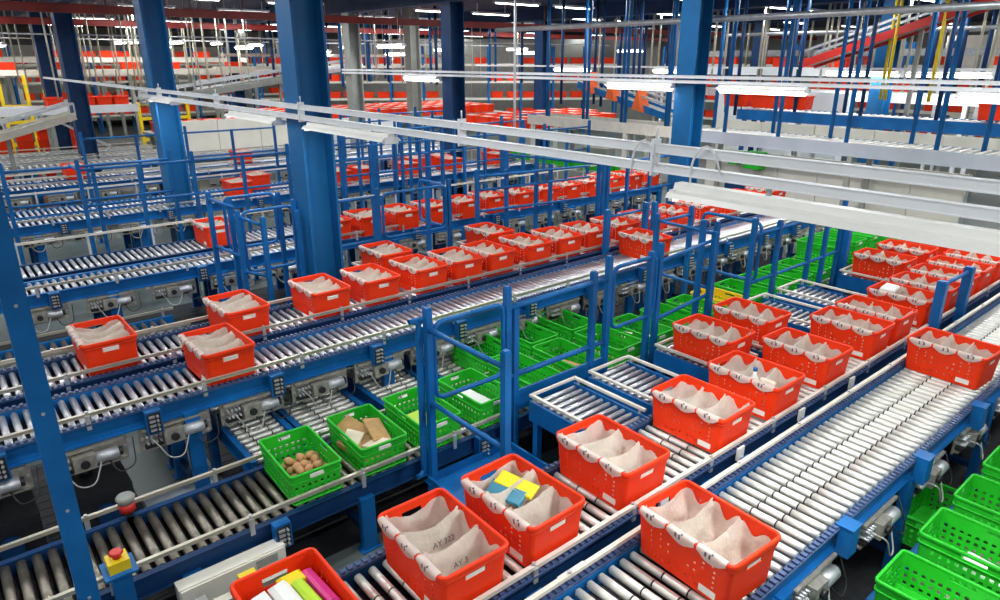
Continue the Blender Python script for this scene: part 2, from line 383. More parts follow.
# ------------------------------------------------------------------ totes and crates
def loop_pts(lx, ly, r, nx, ny, nc):
    """rounded rectangle, returns list of (x, y, side, u): side 0:-y 1:+x 2:+y 3:-x, -1 corner"""
    P = []; hx, hy = lx/2-r, ly/2-r
    def cor(cx, cy, a0):
        for k in range(1, nc):
            a = a0+k/nc*PI/2; P.append((cx+r*math.cos(a), cy+r*math.sin(a), -1, 0))
    for k in range(nx+1): P.append((-hx+2*hx*k/nx, -ly/2, 0, k))
    cor(hx, -hy, -PI/2)
    for k in range(ny+1): P.append((lx/2, -hy+2*hy*k/ny, 1, k))
    cor(hx, hy, 0)
    for k in range(nx+1): P.append((hx-2*hx*k/nx, ly/2, 2, k))
    cor(-hx, hy, PI/2)
    for k in range(ny+1): P.append((-lx/2, hy-2*hy*k/ny, 3, k))
    cor(-hx, -hy, PI)
    return P
def shell(lx, ly, h, taper, nx, ny, nz, nc, r, th, hole, mname, z0=0, rim=(.012, .03), band=None):
    b = MB(); P = loop_pts(lx, ly, r, nx, ny, nc); n = len(P)
    for inner in (0, 1):
        for j in range(nz+1):
            t = j/nz; s = 1-taper*(1-t)
            for (x, y, sd, k) in P:
                dx, dy = x*s, y*s
                if inner: dx -= math.copysign(th, dx) if abs(dx) > lx*.2 or sd in (1,3,-1) else dx*th/(lx/2); dy -= math.copysign(th, dy) if sd in (0,2,-1) or abs(dy) > ly*.2 else dy*th/(ly/2)
                b.v.append((dx, dy, z0+h*t if not (inner and j == 0) else z0+.012))
    I = lambda inner, j, k: inner*(nz+1)*n + j*n + k % n
    def is_hole(j, k):
        if not (0 <= j < nz): return False
        k %= n
        if P[k][2] < 0 or P[k][2] != P[(k+1) % n][2]: return False
        return hole(P[k][2], P[k][3], j)
    for j in range(nz):
        for k in range(n):
            if is_hole(j, k):
                if not is_hole(j-1, k): b.face([I(0,j,k+1), I(0,j,k), I(1,j,k), I(1,j,k+1)][::-1])
                if not is_hole(j+1, k): b.face([I(0,j+1,k), I(0,j+1,k+1), I(1,j+1,k+1), I(1,j+1,k)][::-1])
                if not is_hole(j, k-1): b.face([I(0,j,k), I(0,j+1,k), I(1,j+1,k), I(1,j,k)][::-1])
                if not is_hole(j, k+1): b.face([I(0,j+1,k+1), I(0,j,k+1), I(1,j,k+1), I(1,j+1,k+1)][::-1])
                continue
            b.face([I(0,j,k), I(0,j,k+1), I(0,j+1,k+1), I(0,j+1,k)], 0, P[k][2] < 0)
            b.face([I(1,j,k+1), I(1,j,k), I(1,j+1,k), I(1,j+1,k+1)], 0, P[k][2] < 0)
    b.face([I(0,0,k) for k in range(n)][::-1]); b.face([I(1,0,k) for k in range(n)])
    def ring(prof, sx=1):
        base = len(b.v); m = len(prof)
        for (x, y, sd, k) in P:
            nxv, nyv = 0, 0
            if sd == 0: nyv = -1
            elif sd == 1: nxv = 1
            elif sd == 2: nyv = 1
            elif sd == 3: nxv = -1
            else:
                hx, hy = math.copysign(lx/2-r, x), math.copysign(ly/2-r, y); v = Vector((x-hx, y-hy)).normalized(); nxv, nyv = v.x, v.y
            for (o, z) in prof: b.v.append((x+nxv*o, y+nyv*o, z))
        for k in range(n):
            for q in range(m):
                a = base+k*m+q; c = base+((k+1) % n)*m+q; d = base+((k+1) % n)*m+(q+1) % m; e = base+k*m+(q+1) % m
                b.face([a, c, d, e], 0, True)
    o, hh = rim; zt = z0+h
    ring([(-th, zt-hh), (o*.7, zt-hh), (o, zt-hh*.8), (o, zt-.004), (o*.7, zt+.003), (-th+.002, zt+.003), (-th-.002, zt-.002)])
    if band: 
        for (zb, ob, hb) in band:
            s = -taper*(1-(zb-z0)/h)*min(lx, ly)/2
            ring([(s-.002, zb), (s+ob, zb), (s+ob, zb+hb), (s-.002, zb+hb)])
    return b.mesh(mname, 'red' if 'tote' in mname else 'green')
TH = .285
HOLES = set()
for c, sg in ((.10, 1), (.90, -1)):
    for r_ in (.05, .085, .12, .155, .19):
        n_ = max(2, int(r_*1.35/.045))
        for q in range(n_):
            a = .12+(PI/2-.2)*q/max(1, n_-1); kk = int((c+sg*r_*math.cos(a)/.56)*40); jj = int((.03+r_*math.sin(a))/.285*18)
            if 1 <= jj <= 13 and not any((kk+u, jj+v) in HOLES for u in (-1, 0, 1) for v in (-1, 0, 1)): HOLES.add((kk, jj))
def tote_hole(sd, k, j):
    if sd in (0, 2): return (k, j) in HOLES            # two fans of small slots on the long sides
    return j in (12, 13, 14) and 5 <= k <= 10          # hand hole
TOTE = shell(.6, .4, TH, .07, 40, 16, 18, 3, .03, .005, tote_hole, 'tote_body', band=[(.235, .006, .012)])
TOTE_FAR = shell(.6, .4, TH, .07, 6, 4, 3, 2, .03, .005, lambda s, k, j: False, 'tote_body')
TLABEL = MB().box(.277, .2915, -.055, .055, .195, .222).mesh('label_card', 'label')
TLABEL2 = MB().box(-.05, .05, -.003, 0, -.02, .02).mesh('label_card', 'label')
def liner_mesh(seed, i):
    rnd = random.Random(seed*31+i); b = MB(); W = .183; xc = -.186+i*.186; nz = 9
    P = loop_pts(W, .365, .02, 10, 18, 2); n = len(P)
    for j in range(nz+1):
        t = j/nz
        for k, (x, y, sd, u) in enumerate(P):
            sc = .50+.5*t**.75; px, py = x*sc, y*(.80+.2*t**.7)
            e = min(1, abs(x)/(W/2)); yy = (y/.1825+1)/2              # 0 at the folded side, 1 at the far side
            zt = .284-.045*math.sin(PI*yy)+.012*math.sin(5*yy+seed+i)
            if y > .15: zt = .215+(.036+.03*((seed*7+i*3) % 5)/4)*e**(1.2+.5*((seed+i) % 3))*(.8+.35*rnd.random())+(.02*math.sin(9*x/W+seed*2+i))
            elif sd in (1, 3): zt += .012*yy*(.5+rnd.random())
            if (i == 0 and x < -W*.4) or (i == 2 and x > W*.4): zt = min(zt, .262)-.02*math.sin(PI*yy)
            if y < -.16: zt = .288
            z = .03+(zt-.03)*t
            nn = noise.noise_vector(Vector((px*11+seed*3.1+i, py*11, z*11)))*.026*(1 if 0 < j < nz else .4)
            nn += noise.noise_vector(Vector((px*34+seed, py*34+i, z*34)))*.007*(1 if j < nz else .4)
            lim = .5 if y > .15 else 1
            b.v.append((xc+px+nn.x*(.55 if sd in (1, 3) and j > 4 else 1), py+nn.y*lim, z+nn.z*.5))
    for j in range(nz):
        for k in range(n): b.face([j*n+(k+1) % n, j*n+k, (j+1)*n+k, (j+1)*n+(k+1) % n], 0, True)
    b.face(list(range(n)), 0)
    # cuff folded over the long rim on the -y side, with printed marks
    base = len(b.v); nu = 14; prof = [(-.172, .279), (-.186, .293), (-.206, .2935), (-.2165, .288), (-.2175, .262), (-.2155, .238)]
    for u in range(nu+1):
        x = xc-W*.47+W*.94*u/nu; drop = math.sin(PI*u/nu)
        for q, (yy, zz) in enumerate(prof):
            k = max(0, q-3)/2
            b.v.append((x+.006*noise.noise(Vector((x*20, q, seed))), yy-.003*k*noise.noise(Vector((x*30, seed, q))), .284-(.284-zz)*(.35+.75*drop) if q > 3 else zz))
    m = len(prof)
    for u in range(nu):
        for q in range(m-1):
            pr = 1 if (q == 3 and u in ((4, 7), (5, 8), (4, 6), (6, 9))[seed]) or (q == 2 and u == 5+seed) else 0
            b.face([base+u*m+q, base+u*m+q+1, base+(u+1)*m+q+1, base+(u+1)*m+q], pr, True)
    return b.mesh('bag_liner', ['bag', 'bagprint'])
LINERS = [[liner_mesh(s, i) for i in range(3)] for s in range(4)]
def far_liner():
    b = MB()
    for i in range(3):
        xc = -.186+i*.186
        b.v += [(xc-.09,-.17,.25),(xc+.09,-.17,.25),(xc+.09,.17,.285),(xc-.09,.17,.285),(xc-.06,-.13,.1),(xc+.06,-.13,.1),(xc+.06,.13,.1),(xc-.06,.13,.1)]
        o = i*8
        for q in ((0,1,5,4),(1,2,6,5),(2,3,7,6),(3,0,4,7),(4,5,6,7)): b.face([o+k for k in q][::-1])
    return b.mesh('bag_liner', 'bag')
FARL = far_liner()
NT = [0]
def tote(x, y, zb, label, group, rz=0, far=False, empty=False):
    NT[0] += 1
    t = thing('red_tote', label, 'tote', (x, y, zb+.012), rz, group)
    if far:
        obj('tote_body', TOTE_FAR, t)
        if not empty: obj('bag_liner', FARL, t)
        return t
    obj('tote_body', TOTE, t); obj('label_card', TLABEL, t)
    if not empty:
        for m in LINERS[NT[0] % 4]: obj('bag_liner', m, t)
    o = obj('label_card', TLABEL2, t, (.17, -.1885, .045), (-.1, 0, 0))
    return t
R2Y = [(.86, 'red tote of bright packets at the bottom edge, nearest on the tote row', 1), (1.63, 'red tote with printed grey liners, second on the right tote row', 0), (2.18, 'red tote holding a yellow and teal packet beside the blue platform', 0),
       (2.94, 'red tote alone in front of the first empty spur conveyor', 0), (3.91, 'red tote in the right row with pale crumpled liners, just past the empty spurs', 0), (4.62, 'red tote with a blue capped bottle in the right row', 0),
       (5.43, 'red tote in the right row directly behind the one with the bottle', 0)]
for (y, lb, e) in R2Y: tote(-2.41, y, HR, lb, 'red totes in the right row', empty=bool(e), rz=random.uniform(-.03, .03))
far_words = ['first', 'second', 'third', 'fourth', 'fifth', 'sixth', 'seventh', 'eighth']
for i, y in enumerate((6.3, 6.82, 7.53, 8.1, 8.62, 9.15, 9.7, 10.3, 10.9)):
    tote(-2.42, y, HR, 'red tote in the far stretch of the right row, %s past the bottle tote\'s follower' % ORD[i], 'red totes in the right row', rz=random.uniform(-.03, .03))
tote(-3.12, 5.12, HR, 'red tote waiting on a spur left of the right row, nearer one', 'red totes on spurs')
tote(-3.16, 5.82, HR, 'red tote waiting on a spur by the yellow crate, farther one', 'red totes on spurs')
for i, y in enumerate((8.84, 9.54, 10.24)): tote(-3.15, y, HR, 'red tote on a far spur at the right edge, %s of three' % ORD[i], 'red totes on spurs')
tote(-1.58, 2.74, HR, 'large red tote at the bottom edge on the wide pale conveyor', 'red totes on the wide conveyor', rz=-.06)
tote(-1.60, 6.4, HR, 'red tote on the wide pale conveyor near the right edge', 'red totes on the wide conveyor', rz=-.05)
tote(-5.45, 1.53, HL, 'red tote alone on the front lane at left, liners bunched', 'red totes on the front lane', rz=.03)
tote(-5.45, 7.06, HL, 'perforated red tote on the front lane behind the blue gates', 'red totes on the front lane', rz=-.08)
for i, y in enumerate((.85, 1.99, 2.84, 3.43, 4.05, 4.57, 5.06, 5.68, 6.24, 6.78, 7.4, 8.0, 8.7, 9.4, 10.1, 10.8, 11.5)):
    tote(-6.27, y, HL, 'red tote in the rear lane left of centre, %s from its left end' % ORD[i], 'red totes on the rear lane', rz=random.uniform(-.04, .04))
tote(-7.05, 4.09, HL, 'red tote on a spur behind the rear lane, right of the nearest column', 'red totes on spurs')
tote(-7.05, 5.72, HL, 'red tote on a spur behind the rear lane, farther past the column', 'red totes on spurs')
tote(-9.83, 2.95, HL, 'red tote left of the blue cage on the second conveyor pair', 'red totes on the second pair')
for i, y in enumerate((4.35, 4.9, 5.5, 6.1, 6.7, 7.3, 7.9, 8.5, 9.1, 9.7, 10.3, 10.9, 11.45)):
    tote(-9.0 if i % 5 else -9.05, y, HL, 'red tote behind the blue gates on the second conveyor pair, %s from the column' % ORD[i], 'red totes on the second pair')
tote(-13.2, 4.5, HL, 'red tote in front of the second blue column, lower one', 'red totes on the third pair', far=True)
tote(-13.8, 5.1, HL, 'red tote in front of the second blue column, upper one', 'red totes on the third pair', far=True)
tote(-17.6, 2.5, HL, 'lone red tote on the far left grey lanes', 'red totes on the fourth pair', far=True)
tote(-17.6, 6.2, HL, 'lone red tote behind the low blue fence at left', 'red totes on the fourth pair', far=True)
for i, (x, y) in enumerate(((-13.2, 6.6), (-13.2, 7.2), (-13.2, 8.3), (-13.8, 8.9), (-13.2, 9.5), (-13.8, 9.6), (-13.2, 10.9), (-13.8, 11.5))):
    tote(x, y, HL, 'red tote on the third conveyor pair beyond the nearest column, %s along' % ORD[i], 'red totes on the third pair', far=True)

GH = .235
def crate_hole(sd, k, j):
    if sd in (1, 3):
        if j in (7, 8): return 5 <= k <= 8
        return 1 <= j <= 5 and k % 2 == 0 and j % 2 == 1
    if j in (8,) and (9 <= k <= 14): return True
    return 1 <= j <= 6 and j % 2 == 1 and k % 2 == 0 and k > 1
CRATE = shell(.6, .37, GH, .04, 25, 14, 10, 2, .02, .006, crate_hole, 'crate_body', rim=(.010, .02), band=[(.165, .008, .01), (.0, .004, .014)])
CRATE_FAR = shell(.6, .37, GH, .04, 6, 4, 3, 1, .02, .006, lambda s, k, j: False, 'crate_body', rim=(.010, .02))
CLABEL = MB().box(.289, .3, -.05, .05, .178, .203).mesh('label_card', 'label')
YCR = CRATE.copy(); YCR.materials.clear(); YCR.materials.append(M['yellow'])
def crate(x, y, zb, label, rz=0, body=None, group='green crates', card=True):
    t = thing('plastic_crate', label, 'crate', (x, y, zb+.012), rz, group)
    obj('crate_body', body or CRATE, t)
    if card: obj('label_card', CLABEL, t)
    return t
GB = HG
GC = [(1.63, 'green crate of brown potatoes on the low conveyor'), (2.17, 'green crate filled with torn cardboard pieces'), (2.68, 'green crate left of the blue gate, third on the low conveyor'),
      (3.24, 'green crate seen through the blue gate loop, fourth on the low conveyor'), (3.80, 'green crate between the gate posts, fifth on the low conveyor'), (4.36, 'green crate right of the gate posts, sixth on the low conveyor'),
      (4.95, 'green crate behind the second blue gate, seventh on the low conveyor'), (5.45, 'green crate behind the second blue gate, eighth on the low conveyor')]
for y, lb in GC: crate(-4.19, y, GB, lb, rz=random.uniform(-.04, .04), group='green crates on the low conveyor')
for i, y in enumerate((7.45, 7.95, 8.45, 8.95, 9.45, 9.95, 10.45, 10.95, 11.45)):
    crate(-4.19, y, GB, 'green crate in the far stretch of the low conveyor, %s past the yellow crate' % ORD[i], group='green crates on the low conveyor')
crate(-4.19, 6.0, GB, 'green crate just before the yellow one on the low conveyor', group='green crates on the low conveyor')
crate(-4.19, 6.48, GB, 'green crate touching the yellow one on the low conveyor', group='green crates on the low conveyor')
crate(-4.19, 6.96, GB, 'yellow crate among the green ones on the low conveyor', body=YCR, group='green crates on the low conveyor')
for i, (x, y) in enumerate(((-4.85, 3.85), (-4.86, 4.42), (-4.85, 4.98))):
    crate(x, y, GB, 'green crate in the second column under the left lanes, %s from the near end' % ORD[i], group='green crates under the left lanes', card=False)
for i, y in enumerate((9.45, 9.95, 10.45, 10.95, 11.45)):
    crate(-4.19, y, GB+GH+.004, 'green crate stacked on top at the far end of the low conveyor, %s along' % ORD[i], body=CRATE, group='stacked green crates')
conveyor('low roller conveyor with green crates at the right edge', -.98, -.33, 1.5, 8.5, HG-.01, .11, 'oldsteel', .03, rails=(0, 0), step=1.4)
for i, (y, lb) in enumerate(((3.05, 'green crate cut off by the bottom edge, nearest at lower right'), (3.66, 'green crate with pale packets at lower right, second from the bottom'), (4.27, 'green crate with a clear bag at lower right, third from the bottom'),
                 (4.84, 'green crate holding wooden pieces at the right edge, fourth from the bottom'), (5.4, 'green crate at the right edge, fifth from the bottom'), (5.98, 'green crate at the right edge, sixth from the bottom'))):
    crate(-.67, y, HG-.01, lb, group='green crates at lower right')
crate(-1.12, 5.05, .2, 'green crate tucked beneath the blue covers of the wide conveyor', body=CRATE, card=False, rz=1.57)

# goods inside crates and totes
def lump(name, label, cat, p, r, m, group, seed):
    b = MB(); n = 8; q = 6
    for j in range(1, q):
        a = PI*j/q
        for k in range(n):
            v = Vector((math.sin(a)*math.cos(2*PI*k/n), math.sin(a)*math.sin(2*PI*k/n), math.cos(a)))
            v *= 1+.15*noise.noise(v*1.5+Vector((seed, 0, 0))); b.v.append((v.x*r*1.35, v.y*r, v.z*r*.9))
    for j in range(q-2):
        for k in range(n): b.face([j*n+k, (j+1)*n+k, (j+1)*n+(k+1) % n, j*n+(k+1) % n], 0, True)
    b.v += [(0,0,r*.9), (0,0,-r*.9)]; T = len(b.v)
    for k in range(n): b.face([T-2, k, (k+1) % n], 0, True); b.face([T-1, (q-2)*n+(k+1) % n, (q-2)*n+k], 0, True)
    o = b.build(name, m); o.location = p; o.rotation_euler = (0, 0, seed*1.3); return tag(o, label, cat, group)
rnd = random.Random(3); zz = GB+.02
for i in range(44):
    lay = i//16
    a, c = (i % 16) % 4, (i % 16)//4
    lump('potato', 'brown potato heaped in the nearest green crate', 'potato', (-4.19-.13+a*.085+rnd.uniform(-.015,.015)+lay*.03, 1.63-.11+c*.072+rnd.uniform(-.01,.01)+lay*.03, zz+.03+lay*.045), .031, 'potato', 'potatoes in the crate', i)
def slab(name, label, cat, p, d, m, rot=(0,0,0), group=None):
    b = MB(); x, y, z = d[0]/2, d[1]/2, d[2]/2; e = min(d)*.25
    b.box(-x+e, x-e, -y+e, y-e, -z, z); b.v = b.v[:0]; b.f = []; b.m = []; b.s = []
    # chamfered block
    for zz_, k in ((-z, e), (-z+e, 0), (z-e, 0), (z, e)):
        b.v += [(-x+k,-y+k,zz_),(x-k,-y+k,zz_),(x-k,y-k,zz_),(-x+k,y-k,zz_)]
    for j in range(3):
        for k in range(4): b.face([j*4+k, j*4+(k+1) % 4, (j+1)*4+(k+1) % 4, (j+1)*4+k])
    b.face([3,2,1,0]); b.face([12,13,14,15])
    o = b.build(name, m); o.location = p; o.rotation_euler = rot; return tag(o, label, cat, group)
cz = GB+.02
for i, (dx, dy, dz, sx, sy, m, r, lb) in enumerate(((-.14,-.04,.10,.22,.17,'card',(.3,.2,.3),'brown cardboard piece leaning at the left of the cardboard crate'), (.02,.07,.15,.24,.12,'card',(-.2,.15,-.2),'long brown cardboard flap lying on top in the cardboard crate'),
    (.15,-.01,.13,.16,.13,'cardpale',(.1,-.3,.1),'pale cardboard flap at the right of the cardboard crate'), (-.03,-.09,.12,.12,.1,'cardpale',(.5,.1,.6),'small pale cardboard piece in the middle of the cardboard crate'), (.06,-.05,.06,.34,.2,'card',(0,0,.1),'flat brown box at the bottom of the cardboard crate'))):
    slab('cardboard_piece', lb, 'cardboard', (-4.19+dx*1.15, 2.17+dy*1.1, cz+dz+.025), (sx*1.2, sy*1.2, .022 if i < 4 else .07), m, r, 'cardboard pieces in the crate')
slab('snack_packet', 'yellow topped packet lying in the tote beside the platform', 'packet', (-2.52, 2.24, HR+.235), (.26, .10, .03), 'yellowwrap', (.35, .05, .25))
slab('snack_packet', 'teal packet under the yellow one in the tote', 'packet', (-2.53, 2.17, HR+.205), (.24, .10, .03), 'teal', (.5, .0, .25))
for i, (dx, dy, sx, sy, m, lb) in enumerate(((-.1,.13,.28,.05,'magenta','magenta strip packet in the nearest tote'), (-.02,.07,.36,.06,'lime','lime green packet in the nearest tote'), (-.22,.05,.07,.12,'yellowwrap','yellow packet in the left of the nearest tote'), (.19,.12,.08,.09,'yellowwrap','yellow packet in the right of the nearest tote'),
    (.0,.0,.44,.09,'whitewrap','white packet in the middle of the nearest tote'), (.03,-.1,.46,.09,'whitewrap','white packet at the front of the nearest tote'))):
    slab('food_packet', lb, 'packet', (-2.41+dx, .86+dy, HR+.14+.006*i), (sx, sy, .22), m, (.06*i-.15, 0, .05), 'packets in the nearest tote')
slab('white_carton', 'white box resting on a far tote of the right row', 'box', (-2.58, 7.55, HR+.285), (.14, .2, .05), 'whitewrap', (.05, .05, .1))
b = MB(); b.tube([(0,0,0),(0,0,.13),(0,0,.155),(0,0,.19)], [.032,.032,.014,.014], 12, 0); b.tube([(0,0,.19),(0,0,.215)], .017, 10, 1)
o = b.build('drink_bottle', ['whitewrap', 'blue']); o.location = (-2.40, 4.60, HR+.1); tag(o, 'bottle with blue cap standing in a right row tote', 'bottle')
slab('cereal_carton', 'tan carton beside the capped bottle in the tote', 'box', (-2.29, 4.6, HR+.18), (.12, .05, .17), 'cardpale', (.3, .1, .2))
for i, (x, y, lb, m, s) in enumerate(((-.62, 4.27, 'clear crumpled bag in a lower right green crate', 'whitewrap', (.3, .16, .07)), (-.55, 3.66, 'pale packet in the second lower right green crate', 'whitewrap', (.24, .2, .05)),
        (-.6, 4.86, 'flat wooden piece in a right edge green crate, left one', 'cardpale', (.06, .26, .03)), (-.5, 4.84, 'flat wooden piece in a right edge green crate, right one', 'cardpale', (.06, .26, .03)), (-.55, 4.84, 'brown box under the wooden pieces in a green crate', 'brown', (.3, .24, .04)))):
    slab('packed_goods', lb, 'packet', (x, y, HG+.05+(.07 if 'flat' in lb else 0)), s, m, (.0, .1, .3*i if i < 2 else 0), 'goods in lower right crates')
for i, (x, y, m, lb) in enumerate(((-4.17, 2.68, 'lime', 'mesh bag of green produce in the third low conveyor crate'), (-4.2, 3.24, 'whitewrap', 'pale film packet in the fourth low conveyor crate'), (-4.15, 4.36, 'potato', 'brown loaf in the sixth low conveyor crate'), (-4.2, 4.9, 'potato', 'brown packet in the seventh low conveyor crate'), (-4.2, 5.45, 'cardpale', 'tan carton in the eighth low conveyor crate'))):
    slab('packed_goods', lb, 'packet', (x, y, GB+.07), (.36, .22, .08), m, (.05, .1, .2*i), 'goods in low conveyor crates')

# ------------------------------------------------------------------ guard rails, gates and platforms
POST = {}
def post(t, x, y, z0, z1, wd=.05, name='post', m='blue'):
    b = MB(); h = wd/2
    b.box(x-h, x+h, y-h, y+h, z0, z1-.01); b.box(x-h+.006, x+h-.006, y-h+.006, y+h-.006, z1-.01, z1)
    b.box(x-h-.03, x+h+.03, y-h-.03, y+h+.03, z0, z0+.008)
    return b.build(name, m, t)
def railbar(t, p, q, r=.019, name='rail', m='blue'): return MB().tube([p, q], r, 8).build(name, m, t)
def looprail(t, p, q, zt, zb, r=.019, name='gate_loop', m='blue'):
    """rounded rectangular hoop standing in the vertical plane through p-q"""
    a = Vector((p[0], p[1], 0)); c = Vector((q[0], q[1], 0)); mid = (a+c)/2
    pts = [mid+Vector((0,0,zt)), a+Vector((0,0,zt)), a+Vector((0,0,zb)), c+Vector((0,0,zb)), c+Vector((0,0,zt)), mid+Vector((0,0,zt))]
    return MB().tube(rounded(pts, .09, 5), r, 8).build(name, m, t)
def Zc(z): return z+H0
def guard(label, base, posts, rails, loops=(), name='guard_rail', m='blue', r=.019, wd=.05):
    t = thing(name, label, 'guard rail', base); bx, by, bz = base
    for (x, y, z0, z1) in posts: post(t, x-bx, y-by, z0-bz, z1-bz, wd, m=m)
    for (p, q) in rails: railbar(t, (p[0]-bx, p[1]-by, p[2]-bz), (q[0]-bx, q[1]-by, q[2]-bz), r, m=m)
    for (p, q, zt, zb) in loops: looprail(t, (p[0]-bx, p[1]-by), (q[0]-bx, q[1]-by), zt-bz, zb-bz, r, m=m)
    return t
ZP = .40                                            # platform height
ZT, ZR, ZM = Zc(-1.63), Zc(-1.79), Zc(-2.37)        # post top, top rail, mid rail
def platform(label, x0, x1, y0, y1, z=ZP):
    t = thing('operator_platform', label, 'platform', ((x0+x1)/2, (y0+y1)/2, 0)); a, b_ = (x1-x0)/2, (y1-y0)/2
    MB().box(-a, a, -b_, b_, z-.012, z).build('deck_plate', 'blue', t)
    for s in (-1, 1):
        MB().box(s*a-.01, s*a+.01, -b_, b_, z-.12, z+.06).build('edge_beam', 'blue', t)
        MB().box(-a+.01, a-.01, s*b_-.01, s*b_+.01, z-.12, z+.06).build('edge_beam', 'blue', t)
        for q in (-1, 1): MB().box(s*(a-.04)-.03, s*(a-.04)+.03, q*(b_-.04)-.03, q*(b_-.04)+.03, 0, z-.12).build('leg', 'blue', t)
platform('near blue operator platform between the crate lane and the tote row', -3.76, -2.84, 2.44, 3.24)
platform('second blue operator platform beyond the two empty spurs', -3.76, -2.84, 4.5, 4.86)
platform('blue operator platform behind the rear lane by the nearest column', -8.0, -7.3, 2.05, 3.05, .45)
G = lambda *a: a
guard('near blue safety gate in front of the green crates', (-3.75, 2.48, ZP),
      [(-3.75,2.48,ZP,ZT), (-3.75,3.22,ZP,ZT), (-2.9,2.48,ZP,Zc(-1.67))],
      [((-3.75,2.48,ZR),(-2.9,2.48,ZR)), ((-3.75,2.48,ZM),(-2.9,2.48,ZM))],
      [((-3.75,2.53),(-3.75,3.18),Zc(-1.76),Zc(-2.36)), ((-3.79,2.42),(-3.79,2.44),Zc(-1.72),Zc(-2.98))])
guard('blue guard rail along the crate lane behind the empty spurs', (-3.75, 3.3, 0),
      [(-3.75,4.2,0,Zc(-1.70)), (-3.75,3.3,0,Zc(-1.82))],
      [((-3.75,3.22,Zc(-1.81)),(-3.75,4.4,Zc(-1.80))), ((-3.75,3.22,Zc(-2.40)),(-3.75,4.4,Zc(-2.40)))], r=.024)
t = bpy.data.objects['guard_rail.001']
MB().box(-.012, .012, 0, 1.1, .72, .90).build('toe_board', 'blue', t)
guard('second blue safety gate right of centre above the green crates', (-3.75, 4.39, 0),
      [(-3.75,4.39,0,Zc(-1.60)), (-3.75,5.11,0,Zc(-1.60)), (-3.75,4.98,0,Zc(-1.66))],
      [((-3.75,5.11,ZR),(-3.75,5.95,Zc(-1.72))), ((-3.75,5.11,ZM),(-3.75,5.95,Zc(-2.30)))],
      [((-3.75,4.46),(-3.75,5.06),Zc(-1.72),Zc(-2.3))])
guard('tall blue cage frame beyond the second gate', (-4.57, 6.2, 0),
      [(-4.63,6.2,0,Zc(-1.62)), (-4.63,6.85,0,Zc(-1.62)), (-3.8,6.1,0,Zc(-1.55)), (-3.72,5.95,0,Zc(-1.62)), (-3.8,5.85,0,Zc(-1.5))],
      [((-4.63,6.2,Zc(-1.72)),(-4.63,6.85,Zc(-1.72))), ((-4.63,6.2,Zc(-2.2)),(-4.63,6.85,Zc(-2.2))), ((-4.63,6.2,Zc(-1.7)),(-3.8,6.15,Zc(-1.7))), ((-4.63,6.2,Zc(-2.3)),(-3.8,6.15,Zc(-2.3)))],
      [((-4.5,6.9),(-3.75,6.9),Zc(-1.68),Zc(-2.35))])
guard('blue guard rail above the far green crates, left section', (-3.75, 6.75, 0),
      [(-3.75,6.75,0,Zc(-1.6)), (-3.75,7.3,0,Zc(-1.7)), (-3.75,8.1,0,Zc(-1.6)), (-3.75,8.5,0,Zc(-1.7)), (-3.75,8.9,0,Zc(-1.6))],
      [((-3.75,6.75,Zc(-1.8)),(-3.75,8.9,Zc(-1.8))), ((-3.75,6.75,Zc(-2.35)),(-3.75,8.9,Zc(-2.35)))])
guard('blue gate frame straddling the tote row at right', (-2.75, 8.3, 0),
      [(-2.05,7.35,0,Zc(-2.02)), (-2.05,8.1,0,Zc(-2.02)), (-3.7,9.0,0,Zc(-1.85))],
      [((-3.7,9.0,Zc(-1.95)),(-2.1,8.75,Zc(-1.98))), ((-2.05,7.35,Zc(-2.07)),(-2.05,8.1,Zc(-2.07)))], wd=.085)
guard('blue gate frame over the front lane beside the perforated tote', (-5.1, 7.2, 0),
      [(-5.845,6.75,0,Zc(-1.85)), (-5.845,7.55,0,Zc(-1.85)), (-5.845,7.75,0,Zc(-1.87))],
      [((-5.845,6.75,Zc(-1.95)),(-5.845,7.55,Zc(-1.95)))], wd=.07)
# cage by the nearest column
guard('blue operator cage left of the nearest column', (-7.6, 2.5, .45),
      [(-8.1,2.42,.45,Zc(-1.42)), (-7.65,2.5,.45,Zc(-1.42)), (-7.5,2.52,.45,Zc(-1.55)), (-7.3,2.72,.45,Zc(-1.62)), (-7.3,3.12,.45,Zc(-1.6)), (-8.0,3.2,.45,Zc(-1.5))],
      [((-8.1,2.42,Zc(-1.5)),(-7.5,2.5,Zc(-1.52))), ((-8.1,2.42,Zc(-2.05)),(-7.5,2.5,Zc(-2.07))), ((-7.5,2.52,Zc(-1.62)),(-7.3,2.72,Zc(-1.72))), ((-7.5,2.52,Zc(-2.25)),(-7.3,2.72,Zc(-2.3)))],
      [((-7.6,2.6),(-7.6,3.2),Zc(-1.6),Zc(-2.3)), ((-8.0,2.55),(-8.0,3.15),Zc(-1.5),Zc(-2.1))])
guard('blue guard rail right of the nearest column behind the rear lane', (-7.5, 3.2, .0),
      [(-7.45,3.15,0,Zc(-1.5)), (-7.45,4.25,0,Zc(-1.5)), (-7.45,4.2,0,Zc(-1.6)), (-7.45,5.35,0,Zc(-1.5)), (-7.45,5.0,0,Zc(-1.6))],
      [((-7.45,3.15,Zc(-1.6)),(-7.45,4.25,Zc(-1.6))), ((-7.45,3.15,Zc(-2.15)),(-7.45,4.25,Zc(-2.15)))],
      [((-7.45,4.32),(-7.45,5.3),Zc(-1.58),Zc(-2.15)), ((-8.1,5.3),(-7.5,5.3),Zc(-1.58),Zc(-2.15))])
